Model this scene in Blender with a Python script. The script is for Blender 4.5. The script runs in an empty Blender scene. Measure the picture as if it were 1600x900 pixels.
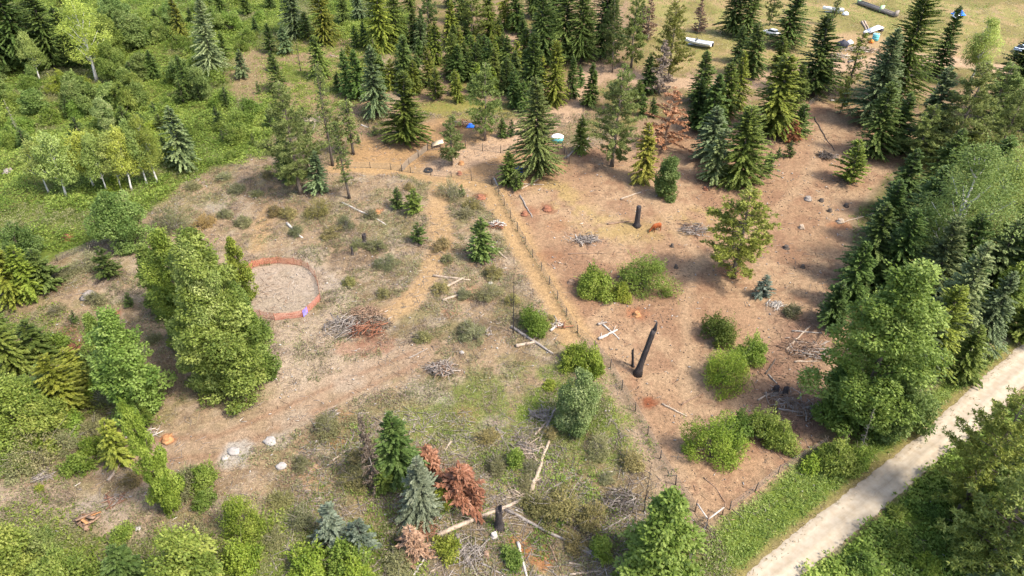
import bpy, math, numpy as np
from mathutils import Vector
rad = math.radians
scene = bpy.context.scene
COL = scene.collection
RNG = np.random.default_rng(20240)

# ------------------------------------------------------------------ camera model and terrain
PITCH, CAMZ, FOC, SLOPE = rad(34), 60.0, 1067.0, math.tan(rad(6))
cp, sp = math.cos(PITCH), math.sin(PITCH)

def bumps(x, y):
    return (0.35*np.sin(x*0.071+1.3)*np.cos(y*0.063+0.4) + 0.22*np.sin(x*0.151+y*0.117)
            + 0.16*np.cos(x*0.043-y*0.21+2.0) + 0.10*np.sin(x*0.31+0.7)*np.sin(y*0.27))
def terr(x, y):
    return SLOPE*y + bumps(x, y)
def ray(px, py):
    u, v = (px-800)/FOC, (450-py)/FOC
    return np.array((u, cp+v*sp, -sp+v*cp))
def G(px, py):
    """where the ground lies that the photograph shows at this point"""
    d = ray(px, py)
    off = 0.0
    for _ in range(6):
        t = (CAMZ-off)/(SLOPE*d[1]-d[2])
        x, y = t*d[0], t*d[1]
        off = float(bumps(x, y))
    return np.array((x, y, float(terr(x, y))))
def height_for(p, ty):
    """height of an upright thing standing at p whose top the photograph shows at row ty"""
    v = (450-ty)/FOC
    k = (-sp+v*cp)/(cp+v*sp)
    return max(0.2, CAMZ + k*p[1] - p[2])
def scale_at(p):
    depth = p[1]*cp - (p[2]-CAMZ)*sp
    return FOC/depth

# ------------------------------------------------------------------ noise
def _h(ix, iy, seed):
    n = (ix.astype(np.int64)*374761393 + iy.astype(np.int64)*668265263 + seed*974634) & 0xffffffff
    n = ((n ^ (n >> 13))*1274126177) & 0xffffffff
    return ((n ^ (n >> 16)) & 0xffff)/65535.0
def vnoise(x, y, seed=0):
    ix, iy = np.floor(x), np.floor(y)
    fx, fy = x-ix, y-iy
    fx, fy = fx*fx*(3-2*fx), fy*fy*(3-2*fy)
    a, b = _h(ix, iy, seed), _h(ix+1, iy, seed)
    c, d = _h(ix, iy+1, seed), _h(ix+1, iy+1, seed)
    return (a*(1-fx)+b*fx)*(1-fy) + (c*(1-fx)+d*fx)*fy
def fbm(x, y, seed=0, o=4):
    s, a, t = 0, 0.5, 0
    for i in range(o):
        s = s + a*vnoise(x*2**i+17.3*i, y*2**i-9.1*i, seed+i*7); t += a; a *= 0.55
    return s/t
def sstep(a, b, v):
    t = np.clip((v-a)/(b-a), 0, 1)
    return t*t*(3-2*t)
def lin(c):
    c = np.asarray(c, float)/255.0
    return np.where(c <= 0.04045, c/12.92, ((c+0.055)/1.055)**2.4)

# ------------------------------------------------------------------ mesh helpers
class MB:
    """collects vertices and quads/triangles, then becomes ONE mesh"""
    def __init__(s): s.v, s.q, s.t, s.qt, s.tt, s.n = [], [], [], [], [], 0
    def add(s, V, Q=None, T=None, tone=None):
        V = np.asarray(V, float).reshape(-1, 3)
        if Q is not None and len(Q):
            Q = np.asarray(Q, int).reshape(-1, 4)
            s.q.append(Q+s.n); s.qt.append(np.full(len(Q), 0.5) if tone is None else np.broadcast_to(tone, len(Q)))
        if T is not None and len(T):
            T = np.asarray(T, int).reshape(-1, 3)
            s.t.append(T+s.n); s.tt.append(np.full(len(T), 0.5) if tone is None else np.broadcast_to(tone, len(T)))
        s.v.append(V); s.n += len(V); return s
    def tube(s, P, R, sides=6, cap=True, tone=None):
        P = np.asarray(P, float); n = len(P); R = np.broadcast_to(np.asarray(R, float), n)
        d = np.gradient(P, axis=0); d /= np.linalg.norm(d, axis=1)[:, None]+1e-9
        ref = np.array((0, 0, 1.0)) if abs(d[:, 2]).mean() < 0.8 else np.array((1.0, 0, 0))
        a = np.cross(d, ref); a /= np.linalg.norm(a, axis=1)[:, None]+1e-9
        b = np.cross(d, a)
        th = np.arange(sides)*2*math.pi/sides
        V = P[:, None, :] + R[:, None, None]*(np.cos(th)[None, :, None]*a[:, None, :] + np.sin(th)[None, :, None]*b[:, None, :])
        i = np.arange(n-1)[:, None]*sides; j = np.arange(sides)[None, :]; k = (j+1) % sides
        Q = np.stack((i+j, i+k, i+sides+k, i+sides+j), -1).reshape(-1, 4)
        V = V.reshape(-1, 3); T = None
        if cap:
            V = np.vstack((V, P[:1], P[-1:])); c0, c1 = n*sides, n*sides+1
            jj = np.arange(sides); kk = (jj+1) % sides
            T = np.vstack((np.stack((np.full(sides, c0), kk, jj), 1), np.stack((np.full(sides, c1), (n-1)*sides+jj, (n-1)*sides+kk), 1)))
        return s.add(V, Q, T, tone)
    def box(s, c, size, rz=0.0, tilt=0.0, tone=None, taper=1.0):
        x, y, z = np.asarray(size)/2
        V = np.array([(-x,-y,-z),(x,-y,-z),(x,y,-z),(-x,y,-z),(-x*taper,-y*taper,z),(x*taper,-y*taper,z),(x*taper,y*taper,z),(-x*taper,y*taper,z)])
        ct, st = math.cos(tilt), math.sin(tilt)
        V = np.stack((V[:,0]*ct-V[:,2]*st, V[:,1], V[:,0]*st+V[:,2]*ct), 1)
        cr, sr = math.cos(rz), math.sin(rz)
        V = np.stack((V[:,0]*cr-V[:,1]*sr, V[:,0]*sr+V[:,1]*cr, V[:,2]), 1)+np.asarray(c)
        return s.add(V, [(0,3,2,1),(4,5,6,7),(0,1,5,4),(1,2,6,5),(2,3,7,6),(3,0,4,7)], None, tone)
    def loft(s, rings, cap=True, tone=None):
        n, m = len(rings), len(rings[0])
        V = np.asarray(rings, float).reshape(-1, 3)
        i = np.arange(n-1)[:, None]*m; j = np.arange(m)[None, :]; k = (j+1) % m
        Q = np.stack((i+j, i+k, i+m+k, i+m+j), -1).reshape(-1, 4); T = None
        if cap:
            V = np.vstack((V, V[:m].mean(0)[None], V[(n-1)*m:n*m].mean(0)[None])); jj = np.arange(m); kk = (jj+1) % m
            T = np.vstack((np.stack((np.full(m, n*m), kk, jj), 1), np.stack((np.full(m, n*m+1), (n-1)*m+jj, (n-1)*m+kk), 1)))
        return s.add(V, Q, T, tone)
    def kites(s, P, D, L, W, rng, tone, roll=None):
        """leaf-like quads: base at P, pointing along D"""
        n = len(P)
        D = D/(np.linalg.norm(D, axis=1)[:, None]+1e-9)
        r = rng.normal(size=(n, 3)) if roll is None else roll
        S = np.cross(D, r); S /= np.linalg.norm(S, axis=1)[:, None]+1e-9
        L = np.broadcast_to(L, n)[:, None]; W = np.broadcast_to(W, n)[:, None]
        V = np.stack((P, P+D*L*0.45+S*W*0.5, P+D*L, P+D*L*0.45-S*W*0.5), 1).reshape(-1, 3)
        return s.add(V, np.arange(4*n).reshape(n, 4), None, tone)
    def mesh(s, name, mat, smooth=False):
        me = bpy.data.meshes.new(name)
        V = np.vstack(s.v) if s.v else np.zeros((0, 3))
        Q = np.vstack(s.q) if s.q else np.zeros((0, 4), int); T = np.vstack(s.t) if s.t else np.zeros((0, 3), int)
        me.vertices.add(len(V)); me.vertices.foreach_set("co", V.astype(np.float32).ravel())
        li = np.concatenate((Q.ravel(), T.ravel())).astype(np.int32)
        me.loops.add(len(li)); me.loops.foreach_set("vertex_index", li)
        st = np.concatenate((np.arange(len(Q))*4, len(Q)*4+np.arange(len(T))*3)).astype(np.int32)
        me.polygons.add(len(st)); me.polygons.foreach_set("loop_start", st)
        me.update(calc_edges=True)
        tone = np.concatenate([np.zeros(0)]+s.qt+s.tt).astype(np.float32)
        at = me.attributes.new("tone", 'FLOAT', 'FACE'); at.data.foreach_set("value", tone)
        if smooth: me.polygons.foreach_set("use_smooth", np.ones(len(st), bool))
        me.materials.append(mat)
        return me
    def obj(s, name, mat, parent=None, smooth=False):
        o = bpy.data.objects.new(name, s.mesh(name, mat, smooth)); COL.objects.link(o)
        if parent: o.parent = parent
        return o
def tag(o, label=None, cat=None, group=None, kind=None):
    if label: o["label"] = label
    if cat: o["category"] = cat
    if group: o["group"] = group
    if kind: o["kind"] = kind
    return o
def empty(name, loc, label, cat, group=None, rz=0.0):
    o = bpy.data.objects.new(name, None); COL.objects.link(o)
    o.location = loc; o.rotation_euler.z = rz; o.empty_display_size = 0.3
    return tag(o, label, cat, group)

# ------------------------------------------------------------------ materials
def newmat(name):
    m = bpy.data.materials.new(name); m.use_nodes = True
    nt = m.node_tree; nt.nodes.clear()
    return m, nt, nt.nodes.new("ShaderNodeOutputMaterial")
def leafmat(name, dark, mid, light, trans=0.28, hue=0.012):
    m, nt, out = newmat(name); N, L = nt.nodes, nt.links
    at = N.new("ShaderNodeAttribute"); at.attribute_name = "tone"
    rp = N.new("ShaderNodeValToRGB"); e = rp.color_ramp.elements
    e[0].position, e[0].color = 0.05, (*dark, 1); e[1].position, e[1].color = 0.95, (*light, 1)
    k = e.new(0.5); k.color = (*mid, 1)
    L.new(at.outputs["Fac"], rp.inputs["Fac"])
    oi = N.new("ShaderNodeObjectInfo")
    mu = N.new("ShaderNodeMixRGB"); mu.blend_type = 'MULTIPLY'; mu.inputs[0].default_value = 1
    L.new(rp.outputs[0], mu.inputs[1]); L.new(oi.outputs["Color"], mu.inputs[2])
    hs = N.new("ShaderNodeHueSaturation")
    mr = N.new("ShaderNodeMapRange"); mr.inputs[3].default_value = 0.5-hue; mr.inputs[4].default_value = 0.5+hue
    L.new(oi.outputs["Random"], mr.inputs[0]); L.new(mr.outputs[0], hs.inputs["Hue"])
    L.new(mu.outputs[0], hs.inputs["Color"])
    df = N.new("ShaderNodeBsdfPrincipled"); df.inputs["Roughness"].default_value = 0.6; df.inputs["Specular IOR Level"].default_value = 0.25
    tr = N.new("ShaderNodeBsdfTranslucent"); mx = N.new("ShaderNodeMixShader"); mx.inputs[0].default_value = trans
    L.new(hs.outputs[0], df.inputs["Base Color"]); L.new(hs.outputs[0], tr.inputs[0])
    L.new(df.outputs[0], mx.inputs[1]); L.new(tr.outputs[0], mx.inputs[2]); L.new(mx.outputs[0], out.inputs[0])
    return m
def solid(name, c1, c2, rough=0.8, scale=6.0, stretch=(1, 1, 1), spec=0.3, bump=0.3, metal=0.0):
    """a surface whose colour wanders between c1 and c2 (linear albedo), with a little relief"""
    m, nt, out = newmat(name); N, L = nt.nodes, nt.links
    tc = N.new("ShaderNodeTexCoord"); mp = N.new("ShaderNodeMapping"); mp.inputs["Scale"].default_value = stretch
    nz = N.new("ShaderNodeTexNoise"); nz.inputs["Scale"].default_value = scale; nz.inputs["Detail"].default_value = 5
    L.new(tc.outputs["Object"], mp.inputs[0]); L.new(mp.outputs[0], nz.inputs["Vector"])
    rp = N.new("ShaderNodeValToRGB"); rp.color_ramp.elements[0].position = 0.32; rp.color_ramp.elements[1].position = 0.68
    rp.color_ramp.elements[0].color = (*c1, 1); rp.color_ramp.elements[1].color = (*c2, 1)
    L.new(nz.outputs["Fac"], rp.inputs[0])
    at = N.new("ShaderNodeAttribute"); at.attribute_name = "tone"
    mr = N.new("ShaderNodeMapRange"); mr.inputs[3].default_value = 0.6; mr.inputs[4].default_value = 1.4
    L.new(at.outputs["Fac"], mr.inputs[0])
    mu = N.new("ShaderNodeMixRGB"); mu.blend_type = 'MULTIPLY'; mu.inputs[0].default_value = 1
    L.new(rp.outputs[0], mu.inputs[1]); L.new(mr.outputs[0], mu.inputs[2])
    b = N.new("ShaderNodeBsdfPrincipled"); b.inputs["Roughness"].default_value = rough
    b.inputs["Specular IOR Level"].default_value = spec; b.inputs["Metallic"].default_value = metal
    L.new(mu.outputs[0], b.inputs["Base Color"])
    if bump:
        bp = N.new("ShaderNodeBump"); bp.inputs["Strength"].default_value = bump; bp.inputs["Distance"].default_value = 0.03
        L.new(nz.outputs["Fac"], bp.inputs["Height"]); L.new(bp.outputs[0], b.inputs["Normal"])
    L.new(b.outputs[0], out.inputs[0])
    return m
M = {}
M['fir'] = leafmat("fir_needles", (0.054, 0.088, 0.017), (0.112, 0.166, 0.034), (0.190, 0.245, 0.062), 0.3)
M['spruce'] = leafmat("spruce_needles", (0.076, 0.102, 0.037), (0.152, 0.192, 0.070), (0.245, 0.285, 0.121), 0.3)
M['blue'] = leafmat("blue_spruce_needles", (.085,.110,.070), (.165,.200,.125), (.270,.305,.205), 0.3)
M['cedar'] = leafmat("cedar_sprays", (0.074, 0.104, 0.016), (0.150, 0.192, 0.033), (0.245, 0.285, 0.061), 0.32)
M['pine'] = leafmat("pine_needles", (0.088, 0.115, 0.025), (0.175, 0.212, 0.051), (0.270, 0.305, 0.094), 0.32)
M['young'] = leafmat("young_fir_needles", (0.066, 0.108, 0.022), (0.132, 0.190, 0.042), (0.225, 0.280, 0.076), 0.32)
M['aspen'] = leafmat("aspen_leaves", (0.180, 0.225, 0.047), (0.285, 0.335, 0.078), (0.400, 0.440, 0.129), 0.42)
M['poplar'] = leafmat("poplar_leaves", (0.072, 0.116, 0.017), (0.148, 0.204, 0.033), (0.258, 0.318, 0.075), 0.4)
M['broad'] = leafmat("broad_leaves", (0.078, 0.122, 0.023), (0.155, 0.212, 0.047), (0.258, 0.310, 0.090), 0.4)
M['bush'] = leafmat("bush_leaves", (0.084, 0.132, 0.017), (0.168, 0.230, 0.033), (0.275, 0.325, 0.069), 0.4)
M['scrub'] = leafmat("scrub_leaves", (.125,.125,.050), (.205,.200,.085), (.310,.290,.140), 0.35)
M['red'] = leafmat("red_needles", (.150,.060,.030), (.250,.105,.055), (.370,.190,.115), 0.2, .01)
M['brownleaf'] = leafmat("brown_twigs", (0.11, 0.078, 0.055), (0.19, 0.14, 0.1), (0.3, 0.235, 0.175), 0.1, .01)
M['grass'] = leafmat("grass_blades", (0.130, 0.185, 0.033), (0.220, 0.285, 0.058), (0.345, 0.385, 0.109), 0.4)
M['brush'] = leafmat("undergrowth_leaves", (0.105, 0.155, 0.022), (0.205, 0.265, 0.042), (0.330, 0.375, 0.078), 0.4)
M['straw'] = leafmat("dry_grass_blades", (0.22, 0.165, 0.09), (0.34, 0.27, 0.145), (0.46, 0.385, 0.225), 0.3)
M['bark'] = solid("grey_brown_bark", (.10,.075,.055), (.20,.155,.115), .9, 5, (1,1,.3))
M['darkbark'] = solid("dark_bark", (.045,.035,.028), (.10,.078,.060), .9, 5, (1,1,.3))
M['palebark'] = solid("pale_bark", (.40,.37,.32), (.60,.57,.51), .8, 4, (1,1,1))
M['greywood'] = solid("weathered_grey_wood", (.16,.13,.105), (.30,.255,.215), .85, 4, (1,1,1))
M['palewood'] = solid("pale_stripped_wood", (.25,.185,.125), (.41,.32,.235), .8, 4)
M['whitewood'] = solid("bleached_wood", (.32,.275,.225), (.49,.44,.38), .8, 4)
M['brownwood'] = solid("brown_wood", (.15,.09,.055), (.28,.18,.115), .85, 4)
M['redwood'] = solid("rotten_red_wood", (.16,.06,.032), (.27,.115,.06), .9, 4)
M['orangewood'] = solid("rotten_orange_wood", (.27,.125,.05), (.42,.215,.09), .9, 3)
M['char'] = solid("charred_wood", (.010,.008,.008), (.065,.052,.048), .75, 7, (2.5,2.5,.25), .3, 1.0)
M['rock'] = solid("pale_rock", (.24,.21,.185), (.38,.345,.305), .9, 3)
M['clod'] = solid("soil_clods", (.14,.09,.06), (.26,.18,.12), .95, 4)
# ------------------------------------------------------------------ the ground: one sheet, soil and turf mapped by where they lie
def P2(pts):
    return np.array([G(*p)[:2] for p in pts])
def polyline_dist(x, y, W):
    best = np.full(x.shape, 1e9)
    for a, b in zip(W[:-1], W[1:]):
        d = b-a; t = np.clip(((x-a[0])*d[0]+(y-a[1])*d[1])/(d@d+1e-9), 0, 1)
        best = np.minimum(best, np.hypot(x-a[0]-t*d[0], y-a[1]-t*d[1]))
    return best
def inside(x, y, W):
    r = np.zeros(x.shape, bool); n = len(W)
    for i in range(n):
        (x1, y1), (x2, y2) = W[i], W[(i+1) % n]
        if y1 == y2: continue
        c = ((y1 > y) != (y2 > y)) & (x < (x2-x1)*(y-y1)/(y2-y1)+x1)
        r ^= c
    return r
class Zone:
    def __init__(s, pts, soft=1.2, wob=1.5, width=None):
        s.W = P2(pts); s.soft, s.wob, s.width = soft, wob, width
    def w(s, x, y, seed=3):
        n = (fbm(x*0.22, y*0.22, seed)-0.5)*2*s.wob + (fbm(x*0.9, y*0.9, seed+5)-0.5)*s.wob*0.9
        m = s.soft+s.wob*2+2+(s.width or 0)
        lo, hi = s.W.min(0)-m, s.W.max(0)+m
        sel = (x > lo[0]) & (x < hi[0]) & (y > lo[1]) & (y < hi[1])
        out = np.zeros(x.shape); xs, ys = x[sel], y[sel]
        if s.width:
            sd = s.width-polyline_dist(xs, ys, s.W)
        else:
            sd = polyline_dist(xs, ys, np.vstack((s.W, s.W[:1])))
            sd = np.where(inside(xs, ys, s.W), sd, -sd)
        out[sel] = sstep(-s.soft, s.soft, sd+n[sel])
        return out
Z = {}
Z['belt'] = Zone([(380,-40),(1700,-40),(1700,260),(1300,260),(900,205),(540,255),(430,215)], 3, 3)
Z['field'] = Zone([(990,-60),(1900,-60),(1900,130),(1560,140),(1400,85),(1230,98),(1050,112),(1000,60)], 3, 3)
Z['brush'] = Zone([(-500,-60),(560,-60),(640,25),(620,52),(560,60),(470,58),(425,95),(420,140),(440,190),(425,235),(335,266),(272,298),(210,345),(120,392),(60,420),(-500,470)], 1.2, 2.0)
Z['brushgap'] = Zone([(372,72),(432,80),(430,130),(398,165),(352,150)], 1.5, 4)
Z['upgreen'] = Zone([(400,40),(560,30),(640,40),(610,110),(560,150),(470,235),(430,235),(410,150)], 3, 4)
Z['olivepatch'] = Zone([(650,172),(690,158),(790,165),(800,182),(700,188)], 1.5, 1.5)
Z['leftlow'] = Zone([(-400,470),(60,480),(180,560),(255,680),(120,735),(-400,745)], 2, 3)
Z['bottom'] = Zone([(-400,800),(60,800),(200,838),(330,830),(450,800),(640,855),(720,1000),(-400,1000)], 1.5, 2)
Z['grass'] = Zone([(610,650),(700,610),(760,590),(868,572),(945,562),(985,645),(1008,700),(950,738),(880,705),(800,745),(720,725),(660,690)], 1.5, 3)
Z['grasscore'] = Zone([(770,655),(820,615),(872,595),(945,590),(985,660),(930,690),(850,650)], 1.2, 3)
Z['midlow'] = Zone([(560,650),(1000,700),(1030,860),(1000,960),(560,960),(480,800)], 3, 4)
Z['paddock'] = Zone([(772,290),(800,345),(850,430),(885,495),(905,525),(948,560),(1000,655),(1030,715),(1085,802),(1105,825),(1170,785),(1268,700),(1300,640),(1320,560),(1330,330),(1420,240),(1362,172),(1275,158),(1200,170),(1060,175),(905,238),(880,250),(830,262)], .8, .9)
Z['path'] = Zone([(530,262),(620,264),(700,280),(765,294),(800,350),(840,425),(880,495),(905,530)], .9, .7, 1.9)
Z['pathb'] = Zone([(688,292),(682,330),(690,380),(672,430),(640,470),(600,500)], .9, .7, 1.5)
Z['pathc'] = Zone([(915,545),(960,612),(1010,700),(1050,770),(1080,830)], .9, .7, 1.5)
Z['track'] = Zone([(200,705),(340,695),(450,645),(560,595),(640,560)], 2, 2, 2.6)
Z['rutone'] = Zone([(215,690),(340,682),(450,634),(560,585),(640,552)], .25, .25, .35)
Z['ruttwo'] = Zone([(210,722),(345,712),(462,658),(570,606),(650,570)], .25, .25, .35)
Z['trailone'] = Zone([(900,540),(960,470),(1060,430),(1150,380),(1260,280),(1300,180)], .7, .8, .8)
Z['trailtwo'] = Zone([(1060,740),(1080,600),(1070,480),(1090,400),(1010,300),(930,250)], .7, .8, .8)
Z['trackb'] = Zone([(-60,765),(60,778),(130,800),(210,835)], 1, 1, 1.4)
Z['trackc'] = Zone([(430,285),(425,320),(410,345),(400,390)], .8, .8, 1.0)
Z['penside'] = Zone([(470,400),(520,420),(560,470),(600,560),(560,620),(440,640),(410,560),(430,510),(500,480)], 2, 3)
Z['yard'] = Zone([(540,262),(560,215),(640,205),(690,185),(760,205),(880,225),(890,262),(830,290),(770,290),(640,272)], 1.5, 1.5)
Z['straw'] = Zone([(855,262),(880,312),(930,352),(1000,366),(1090,345)], 2.0, 2.5, 2.2)
Z['shadedsoil'] = Zone([(1205,490),(1290,500),(1300,690),(1220,705),(1175,610)], 3, 3)  # slash-strewn soil, with the right wood's shade painted into its colour
Z['verge'] = Zone([(1070,920),(1095,850),(1122,812),(1180,782),(1270,702),(1330,700),(1420,630),(1530,560),(1640,490),(1640,515),(1525,605),(1440,682),(1330,767),(1200,868),(1150,920)], .6, .6)
Z['roadside'] = Zone([(1160,905),(1200,866),(1330,764),(1440,679),(1525,602),(1640,500)], .6, .6, .9)
Z['rightlow'] = Zone([(1250,905),(1335,834),(1413,769),(1463,721),(1533,674),(1600,626),(1900,430),(2100,1000),(1200,1000)], .5, .5)
Z['rightwood'] = Zone([(1420,240),(1900,150),(1900,330),(1640,480),(1420,625),(1330,695),(1290,640),(1310,500),(1345,330)], 2, 2)
Z['junk'] = Zone([(1290,58),(1335,48),(1400,62),(1430,100),(1330,105),(1285,92)], 2, 2)
Z['mound'] = Zone([(1462,72),(1500,68),(1512,92),(1470,100)], 1, 1)
Z['fartrack'] = Zone([(690,262),(760,235),(830,196),(882,180),(905,142),(935,108),(1000,124),(1080,131),(1160,131),(1240,112),(1330,102),(1420,90),(1500,98),(1640,120)], .8, .8, 3.2)
Z['fartrackb'] = Zone([(795,55),(830,90),(800,115)], 1, 1, 2.2)
Z['skid'] = Zone([(600,85),(612,130),(625,165)], 1, 1.2, 1.4)
Z['skidb'] = Zone([(668,45),(688,78),(650,105)], 1, 1.2, 1.4)
Z['pen'] = Zone([(380,432),(396,418),(435,411),(472,416),(493,434),(501,470),(474,496),(430,502),(395,492),(372,460)], .5, .3)
GC = {k: lin(v) for k, v in dict(
    base=(192,164,132), base2=(156,144,100), base3=(204,182,158), belt=(182,152,120), belt2=(152,140,84), field=(180,168,104), field2=(206,174,128),
    brush=(122,138,60), brush2=(158,152,92), leftlow=(136,134,82), bottom=(124,138,66), grass=(146,148,84), grasscore=(118,150,58), midlow=(150,138,94),
    paddock=(196,158,124), paddock2=(210,176,140), paddock3=(172,132,104), path=(212,174,126), pathc=(196,168,140), track=(192,162,134), yard=(206,164,118), straw=(206,178,116), shadedsoil=(152,116,98),
    verge=(124,142,58), roadside=(172,152,100), rightlow=(110,134,52), rightwood=(120,118,66), junk=(212,176,136), fartrack=(226,190,156), pen=(204,184,164), olive=(166,160,80), pale=(210,188,164)).items()}
BLOBS = [(512,452,3.2,(205,188,170),.7),(478,420,2.2,(205,188,170),.6),(365,708,2.0,(206,198,186),.8),(655,612,2.6,(205,190,172),.6),(690,622,1.8,(210,196,178),.6),(540,600,2,(200,182,160),.5),
    (485,395,2.0,(196,180,160),.5),(340,325,2.2,(205,192,172),.6),(460,660,2,(196,178,155),.5),(430,690,1.6,(198,186,170),.6),(150,790,2.4,(196,180,165),.6),(765,665,1.8,(205,185,175),.6),
    (1012,629,1.0,(158,86,54),.8),(265,687,1.0,(200,104,48),.85),(262,684,.6,(225,120,50),.9),(590,330,1.0,(205,130,85),.6),(855,325,1.4,(150,88,62),.7),(751,306,1.3,(152,84,56),.7),(585,535,2.6,(168,104,80),.5),(545,545,2.0,(176,120,92),.5),
    (105,520,2.2,(172,116,96),.6),(130,540,2.0,(172,120,98),.5),(104,372,1.2,(190,124,92),.6),(182,493,1.0,(186,112,72),.7),(735,460,2.0,(184,130,98),.4),(703,490,1.2,(180,112,80),.5),
    (820,860,1.4,(214,128,66),.6),(850,870,1.6,(210,130,74),.6),(805,845,1.0,(216,140,84),.5),(640,860,1.6,(176,104,76),.5),(525,690,1.2,(204,140,96),.5),(540,650,1.2,(200,142,100),.4),(470,735,2.4,(200,160,128),.5),(505,750,2.4,(205,166,128),.5),(730,650,2,(190,140,110),.4),
    (995,490,1.6,(196,120,80),.5),(1145,425,2.2,(176,112,80),.5),(1310,352,1.6,(205,135,90),.6),(1265,185,2.0,(165,115,92),.4),(930,380,2.2,(176,130,108),.4),(1085,362,2.0,(170,124,104),.4),(862,400,2.2,(168,112,78),.4),(870,350,2.0,(172,118,84),.4),(830,330,1.6,(176,112,80),.5),
    (690,855,2.0,(178,150,125),.4),(840,835,2.0,(150,118,96),.5),(1205,480,1.5,(150,125,112),.4),(1090,120,3,(216,180,150),.5)]
def ground_colour(x, y):
    n1, n2, n3 = fbm(x*0.10, y*0.10, 11), fbm(x*0.35, y*0.35, 23), fbm(x*1.1, y*1.1, 31, 3)
    C = np.empty(x.shape+(3,)); C[:] = GC['base']
    def mix(col, w):
        nonlocal C
        C = C*(1-w[..., None])+np.asarray(col)*w[..., None]
    mix(GC['base2'], sstep(.46, .60, n2*.7+n1*.3)*.8); mix(lin((150,124,98)), sstep(.52, .66, fbm(x*.55+9, y*.55, 17, 3))*.6); mix(lin((206,186,160)), sstep(.56, .68, fbm(x*.4-30, y*.4, 19, 4))*.6)
    mix(GC['base3'], sstep(.55, .72, n3*.5+fbm(x*.2, y*.2, 77)*.5)*.6)
    def zone(k, col, a=1.0, seed=3):
        w = Z[k].w(x, y, seed)*a; mix(GC[col], w); return w
    w = zone('belt', 'belt'); mix(GC['belt2'], w*sstep(.45, .6, n2)*.8)
    w = zone('field', 'field'); mix(GC['field2'], w*sstep(.46, .60, n1*.4+n2*.6)*.8); mix(GC['belt2'], w*sstep(.50, .62, fbm(x*.12, y*.12, 83))*.7)
    zone('olivepatch', 'olive', .8); w = Z['upgreen'].w(x, y)*sstep(.40, .56, n2*.5+n3*.5); mix(GC['verge'], w*.8)
    zone('leftlow', 'leftlow', .75); zone('midlow', 'midlow', .6); zone('bottom', 'bottom', .9)
    w = Z['grass'].w(x, y)*sstep(.30, .52, n2*.7+n3*.3); mix(GC['grass'], w*.95)
    w = Z['grasscore'].w(x, y)*sstep(.36, .54, n2*.5+n3*.5); mix(GC['grasscore'], w*.9)
    w = zone('brush', 'brush'); mix(GC['brush2'], w*sstep(.5, .62, n1)*.6); zone('brushgap', 'belt', .8)
    zone('penside', 'pale', .75); zone('pen', 'pen', .8); zone('track', 'track', .75); zone('trackb', 'base3', .7); zone('trackc', 'path', .7)
    zone('rutone', 'paddock3', .55); zone('ruttwo', 'paddock3', .5); zone('rightwood', 'rightwood', .9)
    w = zone('paddock', 'paddock'); mix(GC['paddock2'], w*sstep(.45, .6, fbm(x*.08+3, y*.08, 41))*.75); mix(GC['paddock3'], w*sstep(.50, .64, n2*.6+fbm(x*.15, y*.15, 51)*.4)*.7)
    mix(GC['paddock3'], w*sstep(.57, .70, n3)*.6)
    w = Z['straw'].w(x, y)*sstep(.35, .6, n2); mix(GC['straw'], w*.7)
    zone('trailone', 'paddock2', .7); zone('trailtwo', 'paddock2', .7); zone('shadedsoil', 'shadedsoil', .65)
    zone('yard', 'yard', .85); zone('path', 'path', .95); zone('pathb', 'path', .8); zone('pathc', 'pathc', .8)
    zone('junk', 'junk', .8); zone('mound', 'junk', .9); zone('fartrack', 'fartrack', .9); zone('fartrackb', 'fartrack', .9); zone('skid', 'base3', .6); zone('skidb', 'base3', .7)
    zone('verge', 'verge'); zone('rightlow', 'rightlow'); zone('roadside', 'roadside', .8)
    for px, py, r, c, a in BLOBS:
        p = G(px, py); d = np.hypot(x-p[0], (y-p[1])*1.15)/r + (n3-.5)*1.3 + (n2-.5)*.8
        mix(lin(c), a*sstep(1.15, .55, d))
    mix(GC['base']*.55, sstep(.60, .74, fbm(x*1.7, y*1.7, 91, 3))*.30)
    return C*ALB*np.array((1.0, .985, .93))
ALB = 0.435
def axis(lo, hi, f, far, g=1.22):
    a = [lo]; s = f(lo)
    out = []
    v = lo
    while v < hi: out.append(v); v += f(v)
    v = out[0]; s = f(v); pre = []
    while v > -far: s *= g; v -= s; pre.append(v)
    v = out[-1]; s = f(v); post = []
    while v < far: s *= g; v += s; post.append(v)
    return np.array(pre[::-1]+out+post)
xs = axis(-170, 170, lambda v: 0.38 if abs(v) < 60 else 0.38+(abs(v)-60)*0.006, 2500)
ys = axis(20, 225, lambda v: 0.28+max(0, v-40)*0.0028, 2500)
gx, gy = np.meshgrid(xs, ys)
gcol = ground_colour(gx, gy)
rough_ = (fbm(gx*1.3, gy*1.3, 61, 3)-.5)*0.10*(np.hypot(gx, gy-90) < 200)
road_line = P2([(1050,990),(1208,886),(1331,798),(1427,722),(1488,676),(1555,612),(1650,528),(1800,400)])
near_road = sstep(3.2, 5.0, polyline_dist(gx, gy, road_line))
rough_ = rough_*near_road
me = bpy.data.meshes.new("ground")
nv = gx.size
me.vertices.add(nv); me.vertices.foreach_set("co", np.stack((gx, gy, terr(gx, gy)+rough_), -1).astype(np.float32).ravel())
ny_, nx_ = gx.shape
idx = np.arange(nv).reshape(ny_, nx_)
Q = np.stack((idx[:-1, :-1], idx[:-1, 1:], idx[1:, 1:], idx[1:, :-1]), -1).reshape(-1, 4)
me.loops.add(Q.size); me.loops.foreach_set("vertex_index", Q.astype(np.int32).ravel())
me.polygons.add(len(Q)); me.polygons.foreach_set("loop_start", (np.arange(len(Q))*4).astype(np.int32))
me.update(calc_edges=True); me.polygons.foreach_set("use_smooth", np.ones(len(Q), bool))
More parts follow.
